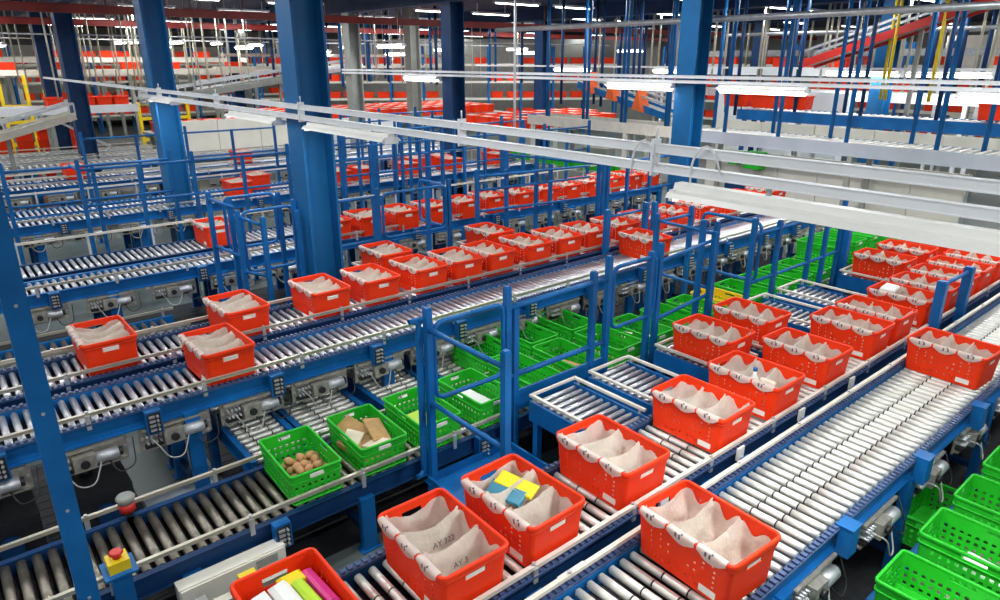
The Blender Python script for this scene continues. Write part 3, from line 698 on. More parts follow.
guard('blue cage of several posts at the centre of the picture', (-7.6, 6.2, 0),
      [(-7.6,5.95,0,Zc(-1.45)), (-7.6,6.5,0,Zc(-1.5)), (-7.6,7.1,0,Zc(-1.35)), (-7.6,7.4,0,Zc(-1.5)), (-7.1,7.95,0,Zc(-1.4)), (-7.0,8.05,0,Zc(-1.4)), (-8.3,7.1,0,Zc(-1.3))],
      [((-7.6,5.95,Zc(-1.55)),(-7.3,7.95,Zc(-1.55))), ((-7.6,5.95,Zc(-2.05)),(-7.3,7.95,Zc(-2.05))), ((-8.3,7.1,Zc(-1.4)),(-7.1,7.95,Zc(-1.5))), ((-7.6,6.0,Zc(-1.75)),(-7.3,7.95,Zc(-1.72)))])
guard('blue guard rail above the far end of the rear lane', (-7.4, 9.2, 0),
      [(-7.4,9.0,0,Zc(-1.5)), (-7.4,9.6,0,Zc(-1.45)), (-7.4,10.9,0,Zc(-1.5)), (-7.4,8.4,0,Zc(-1.5))],
      [((-7.4,8.4,Zc(-1.58)),(-7.4,10.9,Zc(-1.58))), ((-7.4,8.4,Zc(-2.1)),(-7.4,10.9,Zc(-2.1)))])
# fences on the second and third pairs
def fence(label, x, y0, y1, n, zt=Zc(-1.4), zb=.0, extra=()):
    ps = []; rs = []
    for k in range(n):
        y = y0+(y1-y0)*k/(n-1); ps.append((x, y, zb, zt+(.12 if k % 2 == 0 else 0)))
    rs += [((x, y0, zt-.02), (x, y1, zt-.02)), ((x, y0, zt-.52), (x, y1, zt-.52))]
    guard(label, (x, y0, zb), ps, rs+list(extra))
fence('blue fence with tall posts behind the second conveyor pair, left section', -10.9, 1.6, 4.6, 5, extra=[((-10.9,1.6,Zc(-1.42)),(-11.6,1.6,Zc(-1.42)))])
fence('blue fence with tall posts behind the second conveyor pair, section past the column', -10.9, 5.6, 9.8, 9)
fence('blue fence with tall posts behind the second conveyor pair, far section', -10.9, 10.4, 11.8, 3)
fence('blue fence in front of the partition panels, left section', -15.3, 2.4, 6.2, 5)
fence('blue fence in front of the partition panels, middle section', -15.3, 7.2, 11.5, 7)
fence('blue fence beyond the dark middle column', -14.5, 12.9, 14.0, 3)
fence('low blue fence row between the nearest column and the middle cage', -11.7, 6.0, 10.5, 8, Zc(-1.25))
fence('dense blue fence just beyond the second pair, right of the nearest column', -12.2, 5.4, 8.6, 9, Zc(-1.3))
fence('blue fence in the gap before the fourth pair, right of the nearest column', -14.8, 7.6, 11.2, 8, Zc(-1.2))
fence('blue fence between the conveyor pairs at upper left', -11.7, .8, 3.0, 3, Zc(-1.45))

# ------------------------------------------------------------------ hanging light rails and battens
def light_rail(label, Y, z, x0, x1, wd=.045, ht=.05, m='whitesteel'):
    t = thing('light_rail', label, 'light rail', ((x0+x1)/2, Y, Zc(z))); h = (x1-x0)/2
    b = MB(); b.box(-h, h, -wd/2, wd/2, -ht/2+.006, ht/2-.004); b.box(-h, h, -wd/2-.004, wd/2+.004, ht/2-.004, ht/2); b.box(-h, h, -wd/2-.004, wd/2+.004, -ht/2, -ht/2+.006)
    b.build('channel', m, t)
    for cx, cy in ((-7.3, 3.37), (-12.97, 3.37), (-20.8, 3.37), (-7.3, 10.42), (-14.2, 10.42), (-19.2, 10.42), (-7.0, 17.47), (-18.5, 17.47)):
        if abs(cy-Y-.22) < .01 and x0 < cx < x1: MB().box(cx-(x0+x1)/2-.03, cx-(x0+x1)/2+.03, wd/2, .04, -.02, .02).build('mount_bracket', 'galv', t)
    return t
BATT = None
def batten(label, x, Y, z, L=1.5, group=None, watts=None, glow=False, S=1, wire=False):
    t = thing('lamp_batten', label, 'lamp', (x, Y, Zc(z)), 0, group); h = L/2
    b = MB(); n = 6; pr = [(-.10, -.005), (-.085, .018), (-.04, .03), (-.03, .06), (.03, .06), (.04, .03), (.085, .018), (.10, -.005), (.092, -.006), (.03, .02), (-.03, .02), (-.092, -.006)]
    pr = [(y*S, zz_*S) for y, zz_ in pr]; k = len(pr)
    for xx in (-h, h):
        for (y, zz_) in pr: b.v.append((xx, y, zz_))
    for q in range(k): b.face([q, (q+1) % k, k+(q+1) % k, k+q])
    b.face(list(range(k))[::-1]); b.face(list(range(k, 2*k)))
    b.build('reflector', 'diffuser', t)
    if glow: MB().tube([(-h+.04, 0, -.01), (h-.04, 0, -.01)], .062, 10).build('lit_diffuser', 'glow', t)
    if wire:
        for xx in (-h*.6, h*.6): MB().tube([(xx, 0, .12), (xx, 0, ZCEIL-Zc(z))], .008, 5).build('suspension_wire', 'galv', t)
    for y in (-.045*S, .045*S) if not glow else (): MB().tube([(-h+.03, y, .008*S), (h-.03, y, .008*S)], .011, 8).build('tube', 'lamp', t)
    for xx in (-h+.012, h-.012): MB().box(xx-.014, xx+.014, -.07*S, .07*S, -.025*S, .03*S).build('end_cap', 'whitesteel', t)
    for xx in (-h*.6, h*.6): MB().box(xx-.01, xx+.01, -.012, .012, .06*S, .06*S+.05).build('hanger', 'galv', t)
    if watts:
        o = area(0, 0, -.08 if glow else -.035, L-.1, .14, watts); o.parent = t
light_rail('upper white channel of the near hanging light rail crossing the picture', 3.15, -.46, -24, 1.2)
light_rail('lower white channel of the near hanging light rail crossing the picture', 3.15, -.565, -13.5, 1.2)
for i, x in enumerate((-.9,)): batten('big white lamp batten under the light rail at right', x, 3.15, -.695, 2.66, watts=BATTEN_W*1.8, S=1.12)
batten('white lamp batten on the near light rail just right of the nearest column', -6.02, 3.15, -.66, 1.6, watts=7.0)
batten('white lamp batten on the near light rail left of the nearest column', -8.35, 3.15, -.66, 1.5, watts=7.0)
batten('white lamp batten on the near light rail beside the second column', -12.1, 3.15, -.62, 1.2, watts=7.0)
for i, x in enumerate((-12.3, -9.6, -7.0, -4.2, -2.4, -.6)):
    o = MB().box(-.008, .008, -.035, .035, -.1, .1).tube([(0,0,.1),(0,0,.16)], .006, 6).tube([(-.02,0,.05),(.02,0,.05)], .02, 8).build('rail_clamp', 'whitesteel'); o.location = (x, 3.15, Zc(-.51))
    tag(o, 'small steel clamp joining the near light rails, %s from the left' % ORD[i], 'clamp', 'rail clamps')
for i, (x, dx) in enumerate(((-2.55, .25), (-2.15, .3))):
    o = MB().tube(rounded([(0,0,-.02),(.02,-.03,.1),(.08,-.035,.19),(.15,-.035,.17),(.19,-.02,.05)], .05), .006, 6).build('power_cable', 'whitesteel'); o.location = (x, 3.14, Zc(-.60)); tag(o, 'white cable looping over the near light rail, %s one' % ('left', 'right')[i], 'cable')
light_rail('upper thin channel of the second hanging light rail in the background', 10.2, -.26, -19.5, 3, m='whitesteel')
light_rail('lower thin channel of the second hanging light rail in the background', 10.2, -.34, -19.5, 3, m='whitesteel')
for x, lb in ((-15.3, 'hanging lamp batten left of the dark middle column'), (-8.25, 'bright hanging lamp batten left of the tall right column'), (-5.85, 'hanging lamp batten just right of the tall right column'), (-2.4, 'hanging lamp batten at the right edge, second light rail')):
    batten(lb, x, 10.2, -.43, 1.5, watts=BATTEN_W, glow=True)
light_rail('thin channel of the third hanging light rail far back', 17.25, -.18, -22, 2)
for x, lb in ((-16.8, 'hanging lamp batten among the blue hanger posts'), (-7.4, 'long lamp batten far right, inner one'), (-5.6, 'long lamp batten far right, outer one'), (-12.6, 'small lamp batten far back in the centre right')):
    batten(lb, x, 17.25, -.28, 1.7, watts=BATTEN_W, glow=True)
# far lamps hanging above the left hall
for i, (x, y, z) in enumerate(((-27, 2.6, .46), (-24.5, 6.6, .42), (-24, 9.0, .42), (-28.6, 6.3, .62), (-28.6, 8.2, .65), (-29.6, 11.6, .62), (-18.0, 11.0, .40), (-34, 8, .75), (-34, 11.5, .75), (-23, 16.5, .4), (-28, 18, .6), (-25, 22, .5), (-20, 24, .4))):
    batten('bright lamp batten hanging far back, %s of the far lamps from the left' % ORD[i], x, y, z, 1.4, 'far hanging lamps', watts=BATTEN_W, glow=True, wire=True)
CB = 0
for i, (x, y) in enumerate(CEIL_LAMPS):     # fittings of the ceiling battens
    t = thing('ceiling_batten', 'white batten fixed under the dark ceiling', 'lamp', (x, y, ZCEIL), 0, 'ceiling battens')
    if not CB:
        m1 = MB().box(-.08, .08, -.8, .8, -.31, -.25).box(-.01, .01, -.6, -.58, -.25, 0).box(-.01, .01, .58, .6, -.25, 0).mesh('housing', 'whitesteel'); m2 = MB().tube([(0,-.76,-.32),(0,.76,-.32)], .016, 8).mesh('tube', 'lamp'); CB = (m1, m2)
    obj('housing', CB[0], t); obj('tube', CB[1], t)

# ------------------------------------------------------------------ ceiling steel
for i, (x, z) in enumerate(((-17.95, 4.5), (-23.7, 4.48))):
    b = MB(); b.box(-.07, .07, -14, 26, -.09, -.078).box(-.07, .07, -14, 26, .078, .09).box(-.006, .006, -14, 26, -.078, .078)
    for k in range(10): b.box(-.01, .01, -13+k*4, -12.98+k*4, .09, ZCEIL-z)
    o = b.build('ceiling_beam', 'redbeam'); o.location = (x, 10, z); tag(o, 'dark red steel beam under the ceiling, %s from the camera' % ORD[i], 'beam', 'red ceiling beams')
for i, y in enumerate((3.37, 10.42, 17.47, 24.5)):
    b = MB(); b.box(-28, 8, -.14, .14, .2, .228).box(-28, 8, -.14, .14, -.22, -.2).box(-28, 8, -.007, .007, -.2, .2)
    o = b.build('girder', 'darkblue'); o.location = (-14, y, ZCEIL-.23); tag(o, 'dark blue roof girder across the hall, %s from the camera' % ORD[i], 'beam', 'roof girders')
for i, (y, z) in enumerate(((10.8, .66), (14.5, .9), (20.2, .75), (26, .9))):
    o = MB().tube([(-13, 0, 0), (6, 0, 0)], .05, 8).build('overhead_pipe', 'galv'); o.location = (0, y, Zc(z)); tag(o, 'grey pipe running below the ceiling at upper right, %s from the camera' % ORD[i], 'pipe', 'overhead pipes')
for i, (x, z) in enumerate(((-21.2, .62), (-27, .66))):
    o = MB().tube([(0, -8, 0), (0, 24, 0)], .02, 8).build('conduit', 'galv'); o.location = (x, 0, Zc(z)); tag(o, 'thin conduit under the ceiling at upper left, %s from the camera' % ORD[i], 'pipe', 'conduits')

# ------------------------------------------------------------------ right background: raised cross conveyor, panels, posts
conveyor('raised roller conveyor with perforated grey side crossing the right background', -8.6, -8.6+.9, 12.0, 12.0, 0) if False else None
def raised(label, Y, z, x0, x1, wd=.8, frame='channel', rollers=True, legs=3.0, name='raised_conveyor', rpitch=.14):
    L = x1-x0; t = thing(name, label, 'conveyor', (x0, Y, 0)); h = Zc(z)
    for y in (0, wd): MB().box(0, L, y-.015, y+.015, h-.18, h+.03).box(0, L, y-.03, y+.03, h-.19, h-.18).build('side_frame', frame, t)
    if rollers:
        b = MB()
        for k in range(int(L/rpitch)): b.tube([((k+.5)*rpitch, .02, h), ((k+.5)*rpitch, wd-.02, h)], .03, 6)
        o = b.build('roller_bed', 'zinc', t); o['kind'] = 'stuff'
    for k in range(int(L/legs)+1):
        x = .2+k*legs
        if x < L:
            for y in (0, wd): MB().box(x-.04, x+.04, y-.04, y+.04, 0, h-.18).build('leg', 'grey' if frame in ('galv', 'channel') else frame, t)
    return t
raised('raised roller conveyor with grey side crossing the right background', 12.0, -1.34, -8.3, 4)
raised('pale grey raised beam conveyor in the centre background', 12.0, -1.32, -13.2, -8.4, frame='palerail', rollers=False)
raised('raised blue sided conveyor behind the grey one at right', 14.6, -1.08, -8.9, 4, frame='blue')
raised('upper white sided conveyor far right', 17.8, -.75, -9.5, 3, frame='whitesteel', legs=4)
raised('far raised grey conveyor at centre right, lower', 20.5, -.9, -16, 2, frame='galv', legs=5)
raised('far raised white conveyor at centre right, higher', 23.5, -.3, -18, 2, frame='whitesteel', legs=5)
raised('topmost far conveyor under the ceiling at right', 26.5, .35, -20, 2, frame='galv', legs=6)
def panels(name, label, x, y, dx, dy, n, z0, z1, m='cream', gap=.015):
    t = thing(name, label, 'panel wall', (x, y, 0)); L = math.hypot(dx, dy); rz = math.atan2(dy, dx); t.rotation_euler = (0, 0, rz); wd = L/n
    me = MB().box(gap/2, wd-gap/2, 0, .04, z0, z1).mesh('panel', m)
    for k in range(n): obj('panel', me, t, (k*wd, 0, 0))
    for k in range(n+1): MB().box(k*wd-.03, k*wd+.03, .04, .09, 0, z1).build('frame_post', 'galv', t)
    return t
panels('panel_wall', 'cream machine panels under the raised conveyor at right', -8.5, 12.95, 4.9, 0, 6, .3, Zc(-1.75), 'cream')
panels('panel_wall', 'cream upper panels behind the raised conveyor at right', -8.7, 13.4, 5.6, 0, 5, Zc(-1.7), Zc(-1.2), 'cream')
panels('panel_wall', 'pale partition panels at left behind the blue fences', -20, 5.3, 0, 3.6, 3, .3, Zc(-1.55), 'cream')
panels('panel_wall', 'pale partition panels beyond the nearest column', -20, 9.3, 0, 3.2, 3, .3, Zc(-1.7), 'white')
for i, (x, y, z, m) in enumerate(((-9.0, 16.4, -.95, 'white'), (-10.2, 16.4, -.95, 'white'), (-7.75, 16.4, -1.0, 'white'), (-12.0, 13.2, -2.4, 'grey'))):
    t = thing('control_cabinet', 'white control cabinet in the right background, %s' % ('middle one', 'left one', 'one behind the tall column', 'grey low one')[i] if i < 3 else 'grey control cabinet under the raised beam', 'cabinet', (x, y, 0)); h = Zc(z)
    MB().box(-.42, .42, 0, .35, .0, h+.3).build('body', m, t); MB().box(-.4, .4, -.015, 0, .1, h+.28).build('door', m, t); MB().box(.3, .33, -.03, -.015, h-.25, h-.1).build('handle', 'black', t)
# green machine block
t = thing('machine_head', 'green machine head on the cream panels at right', 'machine', (-7.0, 12.75, 0))
MB().box(-.45, -.1, -.1, .15, Zc(-2.05), Zc(-1.72)).build('housing', 'green', t); MB().box(-.8, -.6, -.1, .15, Zc(-2.0), Zc(-1.78)).build('side_block', 'green', t); MB().tube([(-.62,0,Zc(-1.9)),(-.42,0,Zc(-1.9))], .07, 10).build('spindle', 'galv', t)
MB().box(-.85, -.05, -.05, .15, Zc(-2.6), Zc(-2.2)).build('lower_housing', 'darkblue', t); MB().box(-.6, -.2, -.02, .13, 0, Zc(-2.6)).build('pedestal', 'grey', t)
# hanger posts, right half: blue tubes from ceiling down to raised conveyors
pm = {}
def hanger(x, y, z0, m, r, label, group, z1=ZCEIL, name='hanger_post'):
    k = (round(z1-z0, 2), m, r)
    if k not in pm: pm[k] = MB().tube([(0,0,0),(0,0,z1-z0)], r, 8).mesh('hanger_post', m)
    o = obj(name, pm[k]); o.location = (x, y, z0); return tag(o, label, 'post', group)
rnd = random.Random(11)
for i in range(20):
    hanger(-12.6+i*.62+rnd.uniform(-.12,.12), 12.1+.62*(i % 2), Zc(-1.5), 'blue', .038, 'blue hanger post dropping to the grey raised conveyor, %s from the left' % ORD[i], 'blue hanger posts')
for i in range(20):
    hanger(-14.6+i*.7+rnd.uniform(-.2,.2), 14.7+.7*(i % 2), Zc(-1.2), 'darkblue', .04, 'dark blue hanger post above the blue sided raised conveyor, %s from the left' % ORD[i], 'dark blue hanger posts')
for i in range(30):
    hanger(-18+i*.62+rnd.uniform(-.2,.2), 18+.7*(i % 3), Zc(-.7), 'rod', .03, 'thin cream hanger rod far back at right', 'cream hanger rods at right')
for i in range(22):
    hanger(-18+i*.8+rnd.uniform(-.2,.2), 21+.5*(i % 3), Zc(-.9), 'darkblue', .06, 'far blue hanger post at right', 'far blue hanger posts')
for i in range(16):
    hanger(-18+i*1.1+rnd.uniform(-.2,.2), 24+.6*(i % 2), Zc(-.3), 'rod', .04, 'far pale hanger rod at right', 'far pale hanger rods')
for i, (x, y) in enumerate(((-6.3, 16), (-5.45, 16), (-6.55, 16.4))):
    hanger(x, y, Zc(-.8), 'yellow', .035, 'yellow post hanging at upper right, %s of three' % ORD[i], 'yellow posts')
hanger(-10.4, 9.1, Zc(-1.3), 'whitesteel', .025, 'slim white pole dropping from the ceiling in the middle', None)
hanger(-12.0, 5.6, Zc(-.8), 'whitesteel', .015, 'thin white rod hanging left of the nearest column', None)
hanger(-7.6, 2.2, Zc(-.3), 'whitesteel', .006, 'thin wire hanging at upper left in front of the lamps', None) if False else None
def incline(label, p, q, wd, m, name='inclined_conveyor', side='y'):
    t = thing(name, label, 'conveyor', (0, 0, 0)); p = Vector(p); q = Vector(q)
    off = Vector((0, wd, 0)) if side == 'y' else Vector((wd, 0, 0))
    for k in (0, 1): MB().beam(p+off*k, q+off*k, .05, .16).build('side_frame', m, t)
    MB().beam(p+off*.5, q+off*.5, wd-.06, .04).build('belt', 'grey', t)
    for k in (0, 1): MB().beam(p+off*k+Vector((0,0,.28)), q+off*k+Vector((0,0,.28)), .04, .05).build('hand_rail', 'galv', t)
    n = 4
    for k in range(n+1):
        c = p.lerp(q, k/n)
        for s in (0, 1):
            MB().beam(c+off*s, c+off*s+Vector((0,0,.28)), .03, .03).build('rail_post', 'galv', t)
    c = p.lerp(q, .5); MB().beam(Vector((c.x, c.y, 0))+off*.5, c+off*.5-Vector((0,0,.08)), .08, .08).build('support_leg', 'grey', t)
    return t
incline('inclined conveyor with red side rising to the upper right', (-8.3, 16, Zc(-.1)), (-3.6, 16, Zc(1.45)), .7, 'redknob')
incline('inclined blue conveyor with orange covers in the centre right background', (-13.6, 14.2, Zc(-.62)), (-10.6, 14.2, Zc(-1.3)), .6, 'blue')
for i, (x, z) in enumerate(((-13.1, -.45), (-12.3, -.62), (-11.4, -.85))):
    b = MB(); b.v = [(-.16,-.05,-.3),(.16,-.05,-.38),(0,-.05,.16),(-.16,.3,-.3),(.16,.3,-.38),(0,.3,.16)]
    for q in ((0,1,2),(5,4,3),(0,3,4,1),(1,4,5,2),(2,5,3,0)): b.face(list(q))
    o = b.build('wedge_cover', 'orange'); o.location = (x, 14.1, Zc(z)); tag(o, 'orange wedge cover on the inclined blue conveyor, %s from the left' % ORD[i], 'cover', 'orange wedge covers')
incline('inclined grey belt conveyor descending through the upper left background', (-26.5, 8.0, Zc(-1.0)), (-26.5, 14.0, Zc(-.25)), .8, 'galv', side='x')
incline('inclined cream conveyor rising at the far left edge', (-19.3, .2, Zc(-1.9)), (-19.3, 2.9, Zc(-1.2)), .7, 'rail', side='x')
incline('inclined belt running down behind the light rail at left', (-22.5, 5.2, Zc(-1.15)), (-22.5, 9.6, Zc(-.55)), .7, 'grey', side='x')
# raised lane along y at the far left
t = thing('raised_conveyor', 'raised white conveyor lane crossing the far left background', 'conveyor', (-24, -3, 0)); h = Zc(-1.3)
for x in (0, .8): MB().box(x-.03, x+.03, 0, 8.3, h-.14, h+.08).build('side_frame', 'whitesteel', t)
b = MB()
for k in range(52): b.tube([(.03,(k+.5)*.158,h),(.77,(k+.5)*.158,h)], .04, 6)
b.build('roller_bed', 'galv', t)['kind'] = 'stuff'
for y in (.3, 3, 6):
    for x in (0, .8): MB().box(x-.05, x+.05, y-.05, y+.05, 0, h-.14).build('leg', 'grey', t)
    MB().beam((0, y, h-.2), (0, y+1.6, .9), .07, .07).build('brace', 'galv', t)
for i, y in enumerate((3.2, 4.0, 4.45, 4.9)):
    tote(-23.6, y, h+.01, 'red tote on the raised white lane at far left, %s along' % ORD[i], 'red totes on the raised lane', far=True, empty=True)
# stacks of dark red totes below the raised lane, and the field of stored totes
lab = 'red tote stacked under the raised lane at far left'
for y in (1.4, 1.95, 2.5, 3.05, 3.6):
    for k in range(5): tote(-25.4, y, .01+k*.292, lab, 'stacked red totes at far left', far=True, empty=True)
lab = 'red tote in the field of stored totes behind the partition'
for ix in range(5):
    for iy in range(14):
        tote(-21.6-ix*.72, 9.6+iy*.6, 1.55, lab, 'stored red totes', far=True)
for ix in range(2):
    for iy in range(7): tote(-22.8-ix*.8, 5.9+iy*.5, 1.35, 'red tote on the storage deck above the pale partition', 'stored red totes above the partition', far=True)
t = thing('storage_deck', 'raised storage deck holding the field of red totes', 'deck', (-22.9, 13.6, 0)); 
MB().box(-1.9, 1.9, -4.4, 4.6, 1.47, 1.55).build('deck_plate', 'grey', t)
for x in (-1.7, 1.7):
    for y in (-4.2, 0, 4.2): MB().box(x-.06, x+.06, y-.06, y+.06, 0, 1.47).build('leg', 'grey', t)
t = thing('storage_deck', 'smaller storage deck above the pale partition', 'deck', (-23.2, 7.4, 0))
MB().box(-.9, .8, -1.9, 1.9, 1.27, 1.35).build('deck_plate', 'grey', t)
for x in (-.7, .6):
    for y in (-1.7, 1.7): MB().box(x-.06, x+.06, y-.06, y+.06, 0, 1.27).build('leg', 'grey', t)
lab = 'red tote on the far raised conveyors at right'
for (x, Y, z) in ((-9.1,14.95,-1.05),(-8.4,14.95,-1.05),(-7.7,14.95,-1.05),(-3.9,14.95,-1.05),(-3.2,14.95,-1.05),(-10.0,20.9,-.86),(-9.3,20.9,-.86),(-8.6,20.9,-.86),(-7.9,20.9,-.86),(-13,23.9,-.26),(-12,23.9,-.26),(-11,23.9,-.26),(-15,20.9,-.86),(-14.2,20.9,-.86)):
    tote(x, Y, Zc(z)+.03, lab, 'red totes on far raised conveyors', far=True)
lab = 'red tote on the mezzanine conveyors behind the dark middle column'
for i in range(26):
    tote(-17.5+(i % 4)*.75, 13.5+(i//4)*.75, 1.55, lab, 'red totes on the mezzanine', far=True)
t = thing('storage_deck', 'mezzanine deck with red totes behind the middle column', 'deck', (-16.4, 15.8, 0))
MB().box(-1.6, 1.6, -2.7, 2.9, 1.47, 1.55).build('deck_plate', 'grey', t)
for x in (-1.4, 1.4):
    for y in (-2.5, 2.6): MB().box(x-.06, x+.06, y-.06, y+.06, 0, 1.47).build('leg', 'grey', t)
lab = 'green crate on the far cross lane in the centre background'
for i in range(8): crate(-14.9+i*.68, 12.4, .95, lab, rz=0, body=CRATE_FAR, group='far green crates', card=False)
raised('low far lane with green crates in the centre background', 12.1, -2.56, -15.3, -9.2, wd=.6, frame='grey', rollers=True, legs=2)
# cream hanger rods at left
for i in range(70):
    x = -33+rnd.random()*11.5; y = 1.0+rnd.random()*8.5
    if y < 3 and rnd.random() < .3: continue
    hanger(x, y, Zc(-1.0+.3*rnd.random()//.1*.1), 'rod', .022, 'thin cream hanger rod in the upper left background', 'cream hanger rods at left')
for i in range(30):
    hanger(-32+rnd.random()*12, 10+rnd.random()*9, Zc(-.8), 'darkblue' if i % 2 else 'blue', .05, 'far blue post in the centre left background' if i % 2 else 'far bright blue post in the centre left background', 'far blue posts' if i % 2 else 'far bright blue posts')
for i in range(34):
    hanger(-31+rnd.random()*10, 11+rnd.random()*9, Zc(-.5-.1*(i % 4)), 'rod', .02, 'thin pale rod hanging over the stored totes', 'pale rods over the stored totes')
for i, (x, y, z) in enumerate(((-26.5, 13, .35), (-25, 15.5, .25), (-28, 15, .55), (-21.5, 19.5, .3))):
    batten('bright lamp batten above the stored totes, %s from the left' % ORD[i], x, y, z, 1.5, 'lamps above the stored totes', watts=BATTEN_W, glow=True, wire=True)
for i, (x, z) in enumerate(((-26.2, .15), (-27.2, -.3))):
    t = thing('cable_tray', 'grey cable tray running above the stored totes, %s one' % ('upper', 'lower')[i], 'cable tray', (x, 9, Zc(z)))
    MB().box(-.15, .15, 0, 11, -.01, 0).build('tray_floor', 'palerail', t)
    for q in (-.15, .15): MB().box(q-.01, q+.01, 0, 11, 0, .09).build('tray_side', 'palerail', t)
    for y in (.5, 4, 7.5, 10.5): MB().tube([(.15, y, .05), (.15, y, ZCEIL-Zc(z))], .012, 6).build('hanger_rod', 'galv', t)
# far raised lanes in the left hall
for i, (x, z) in enumerate(((-29, -.35), (-31.5, .05), (-34, -.5), (-37, .1))):
    t = thing('raised_conveyor', 'far raised lane with red totes high in the left background, %s back' % ORD[i], 'conveyor', (x, -2, 0)); h = Zc(z)
    for xo in (0, .8): MB().box(xo-.03, xo+.03, 0, 13.6, h-.12, h+.06).build('side_frame', 'palerail', t)
    MB().box(.03, .77, 0, 13.6, h-.06, h-.01).build('belt', 'grey', t)
    for y in (1, 5, 9, 13): MB().box(.34, .46, y-.06, y+.06, 0, h-.12).build('leg', 'grey', t)
    for k in range(7): tote(x+.4, -1.4+k*1.85+rnd.random()*.8, h, 'red tote on a far raised lane in the left hall', 'red totes on far raised lanes', far=True, empty=True, rz=PI/2)
# tall tote racks closing the view at the back
RT = []
def rack(label, tl, x, y, L, rz, nl=4, z0=.9, dz=.8, grp=''):
    t = thing('tote_rack', label, 'rack', (x, y, 0), rz); n = int(L/1.6)
    for k in range(n+1):
        for d in (0, .7): MB().box(k*1.6-.05, k*1.6+.05, d-.05, d+.05, 0, z0+nl*dz).build('upright', 'blue', t)
    for q in range(nl):
        z = z0+q*dz
        for d in (0, .7): MB().box(0, n*1.6, d-.02, d+.02, z-.1, z).build('shelf_beam', 'palerail', t)
        MB().box(0, n*1.6, .02, .68, z-.02, z).build('shelf', 'grey', t)
        for k in range(n*2):
            if random.random() < .7:
                RT.append(Matrix.Translation((x, y, 0)) @ Matrix.Rotation(rz, 4, 'Z') @ Matrix.Translation((.42+k*.8, .35, z+.002)))
rack('blue tote rack along the far left wall', 'red tote on the rack along the far left wall', -40, 20, 16, -PI/2, grp='totes on the far left rack')
rack('blue tote rack at the far back in the middle', 'red tote on the rack at the far back middle', -22, 29, 6.5, 0, grp='totes on the back middle rack')
rack('blue tote rack in the dim middle distance beyond the grey column', '', -34, 13.2, 18, .93)
rack('blue tote rack beyond the hanger posts at right', '', -14, 28.5, 16, 0)
b = MB(); tv = [v.co.copy() for v in TOTE_FAR.vertices]; tf = [list(p.vertices) for p in TOTE_FAR.polygons]
for mx in RT:
    o_ = len(b.v); b.v += [tuple(mx @ v) for v in tv]
    for f_ in tf: b.face([o_+i for i in f_])
o = b.build('stored_totes', 'red'); o['kind'] = 'stuff'; tag(o, 'mass of red totes on the tall racks at the back', 'totes')
panels('panel_wall', 'far dull grey wall panels behind the middle tote rack', -36, 15.2, 12.0, 16.0, 10, .3, 4.5, 'grey')
panels('panel_wall', 'far cream wall panels at the back right', -11, 33, 16, 0, 10, .3, 4.4, 'cream')
panels('panel_wall', 'far pale wall panels at the back left', -44, 3, 0, 16, 9, .3, 4.2, 'cream')
# yellow racks at the far left
for i, (x, y) in enumerate(((-27.5, 1.5), (-27.5, 2.7), (-27.5, 3.9), (-26.5, 6.4), (-26.5, 7.3))):
    t = thing('yellow_rack', 'tall yellow rack frame in the far left background, %s from the left' % ORD[i], 'rack', (x, y, 0), 0, 'yellow racks')
    for s in (-.35, .35): MB().box(-.06, .06, s-.05, s+.05, 0, 3.0 if i < 3 else 2.1).build('upright', 'yellow', t)
    for z in (.8, 1.5, 2.0): MB().box(-.04, .04, -.3, .3, z, z+.1).build('cross_bar', 'yellow', t)

# ------------------------------------------------------------------ small things near the camera
t = thing('emergency_stop', 'yellow emergency stop box with red knob on blue post, lower left', 'switch', (-3.80, .36, 0))
MB().box(-.05, .05, -.05, .05, 0, .72).build('stand_post', 'blue', t); MB().box(-.09, .09, -.085, .085, .72, .735).build('mount_plate', 'blue', t)
MB().box(-.055, .055, -.055, .055, .735, .80).build('switch_body', 'yellow', t)
MB().tube([(0,0,.80),(0,0,.815),(0,0,.83),(0,0,.845)], [.022,.022,.038,.03], 14).build('knob', 'redknob', t)
t = thing('beacon_light', 'dark beacon with red band at the edge of the low conveyor', 'beacon', (-4.52, .55, 0))
MB().box(-.02, .02, -.02, .02, 0, .62).build('stem', 'black', t); MB().tube([(0,0,.62),(0,0,.68)], .05, 12).build('red_band', 'redknob', t); MB().tube([(0,0,.68),(0,0,.72),(0,0,.735)], [.05,.06,.05], 12).build('cap', 'grey', t)
t = thing('control_cabinet', 'beige control cabinet beneath the low conveyor at lower left', 'cabinet', (-3.72, .62, 0))
MB().box(-.1, .0, 0, .66, 0, .46).build('body', 'cream', t); MB().box(0, .012, .01, .65, .02, .45).build('door', 'cream', t); MB().tube([(.012,.6,.3),(.03,.6,.3)], .018, 10).build('lock', 'black', t)
b = MB()
for k in range(5): b.box(.012, .016, .46, .6, .38+k*.012, .386+k*.012)
b.build('vent', 'grey', t)
t = thing('rail_end_block', 'yellow end block on a small grey rail, lower left', 'block', (-3.45, .95, 0))
MB().box(-.03, .03, -.4, .25, .45, .5).build('rail', 'rail', t); MB().box(-.045, .045, -.05, .05, .5, .58).build('block', 'yellow', t); MB().box(-.04, .04, -.36, -.24, .5, .55).build('switch', 'grey', t); MB().box(-.02, .02, -.05, .0, 0, .45).build('support', 'grey', t)
t = thing('drive_motor', 'pale blue drive motor between the two right conveyors', 'motor', (-2.0, 2.2, .70))
MB().box(-.035, .035, -.1, .1, .1, .17).build('body', 'whitesteel', t); MB().tube([(0,.1,.135),(0,.19,.135)], .032, 10).build('coupling', 'blue', t); MB().box(-.02, .02, -.06, .06, 0, .1).build('mount', 'darkblue', t); MB().tube([(0,-.1,.13),(-.02,-.18,.15),(-.03,-.25,.08)], .008, 6).build('cable', 'yellowwrap', t)
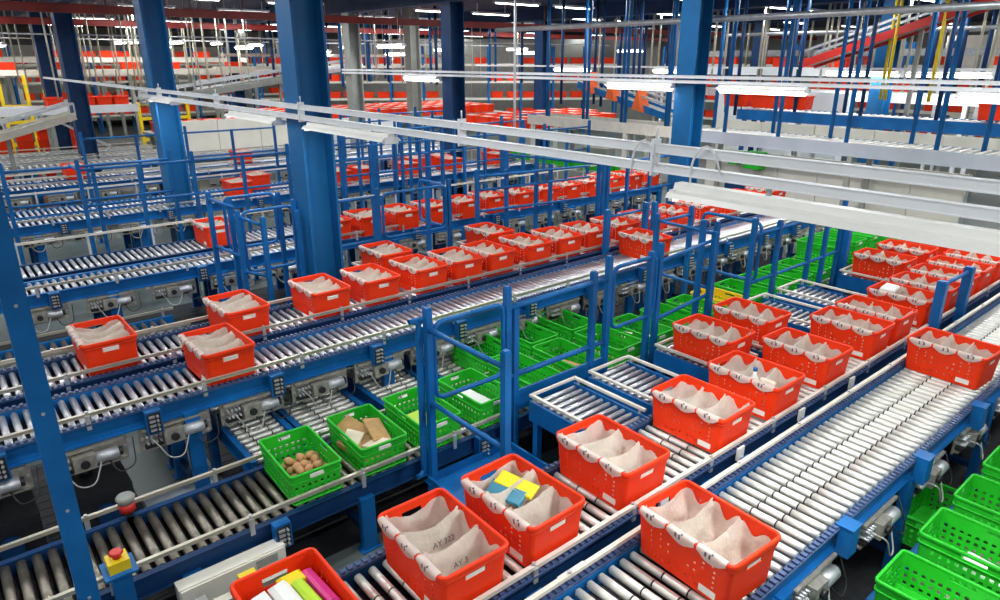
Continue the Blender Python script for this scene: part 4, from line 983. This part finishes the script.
for i, (y) in enumerate((3.05, 3.9, 4.75, 5.6)):
    t = thing('rail_sensor', 'white sensor tab on blue clip between the right conveyors, %s from the camera' % ORD[i], 'sensor', (-2.0, y, .72), 0, 'rail sensors')
    MB().box(-.03, .03, -.04, .04, 0, .16).build('clip', 'blue', t); MB().box(-.065, -.05, -.05, .03, .13, .22).build('tab', 'label', t); MB().box(-.05, -.03, -.01, .01, .13, .15).build('arm', 'galv', t)
for i, y in enumerate((-.7, -.1, .5)):  # dark blocks added to deepen the shade under the front lane
    t = thing('shade_block', 'dark block added for the shade beneath the front lane, %s from the left' % ORD[i], 'shade_block', (-5.45, y, 0), 0, 'shade blocks')
    MB().box(-.24, .24, -.2, .2, .03, .42).build('housing', 'tray', t); MB().box(-.26, .26, -.22, .22, 0, .03).build('foot_plate', 'darkblue', t)
    MB().tube([(.24, 0, .25), (.36, 0, .25)], .07, 12).build('shaft_cover', 'darkblue', t); MB().tube([(-.1, -.05, .42), (-.1, -.05, .47)], .05, 10).build('filler_cap', 'black', t)
    for k in (-.12, .12): MB().box(.24, .252, k-.05, k+.05, .08, .14).build('nameplate', 'galv', t)
# printed lettering on two liners of the second tote
for i, (dx, body) in enumerate(((-.052, 'AY 322'), (.134, 'AY 3'))):
    cu = bpy.data.curves.new('bag_print', 'FONT'); cu.body = body; cu.size = .045; cu.extrude = .0004
    tmp = bpy.data.objects.new('tmp', cu); COL.objects.link(tmp)
    dg = bpy.context.evaluated_depsgraph_get(); me = bpy.data.meshes.new_from_object(tmp.evaluated_get(dg)); bpy.data.objects.remove(tmp)
    me.materials.clear(); me.materials.append(M['bagprint'])
    t = [o for o in bpy.data.objects if o.get('label') == 'red tote with printed grey liners, second on the right tote row'][0]
    ln = [c for c in t.children if c.name.startswith('bag_liner')][i+1 if i else 1]
    o = obj('bag_print', me, ln, (dx, -.02, .135), (PI/2, 0, PI/2)); o.rotation_euler.rotate_axis('X', -.18)
for lb, os_ in LABELS.items():
    if len(os_) > 1 and not bpy.data.objects[os_[0]].get('group'): print('DUP LABEL', lb, len(os_))
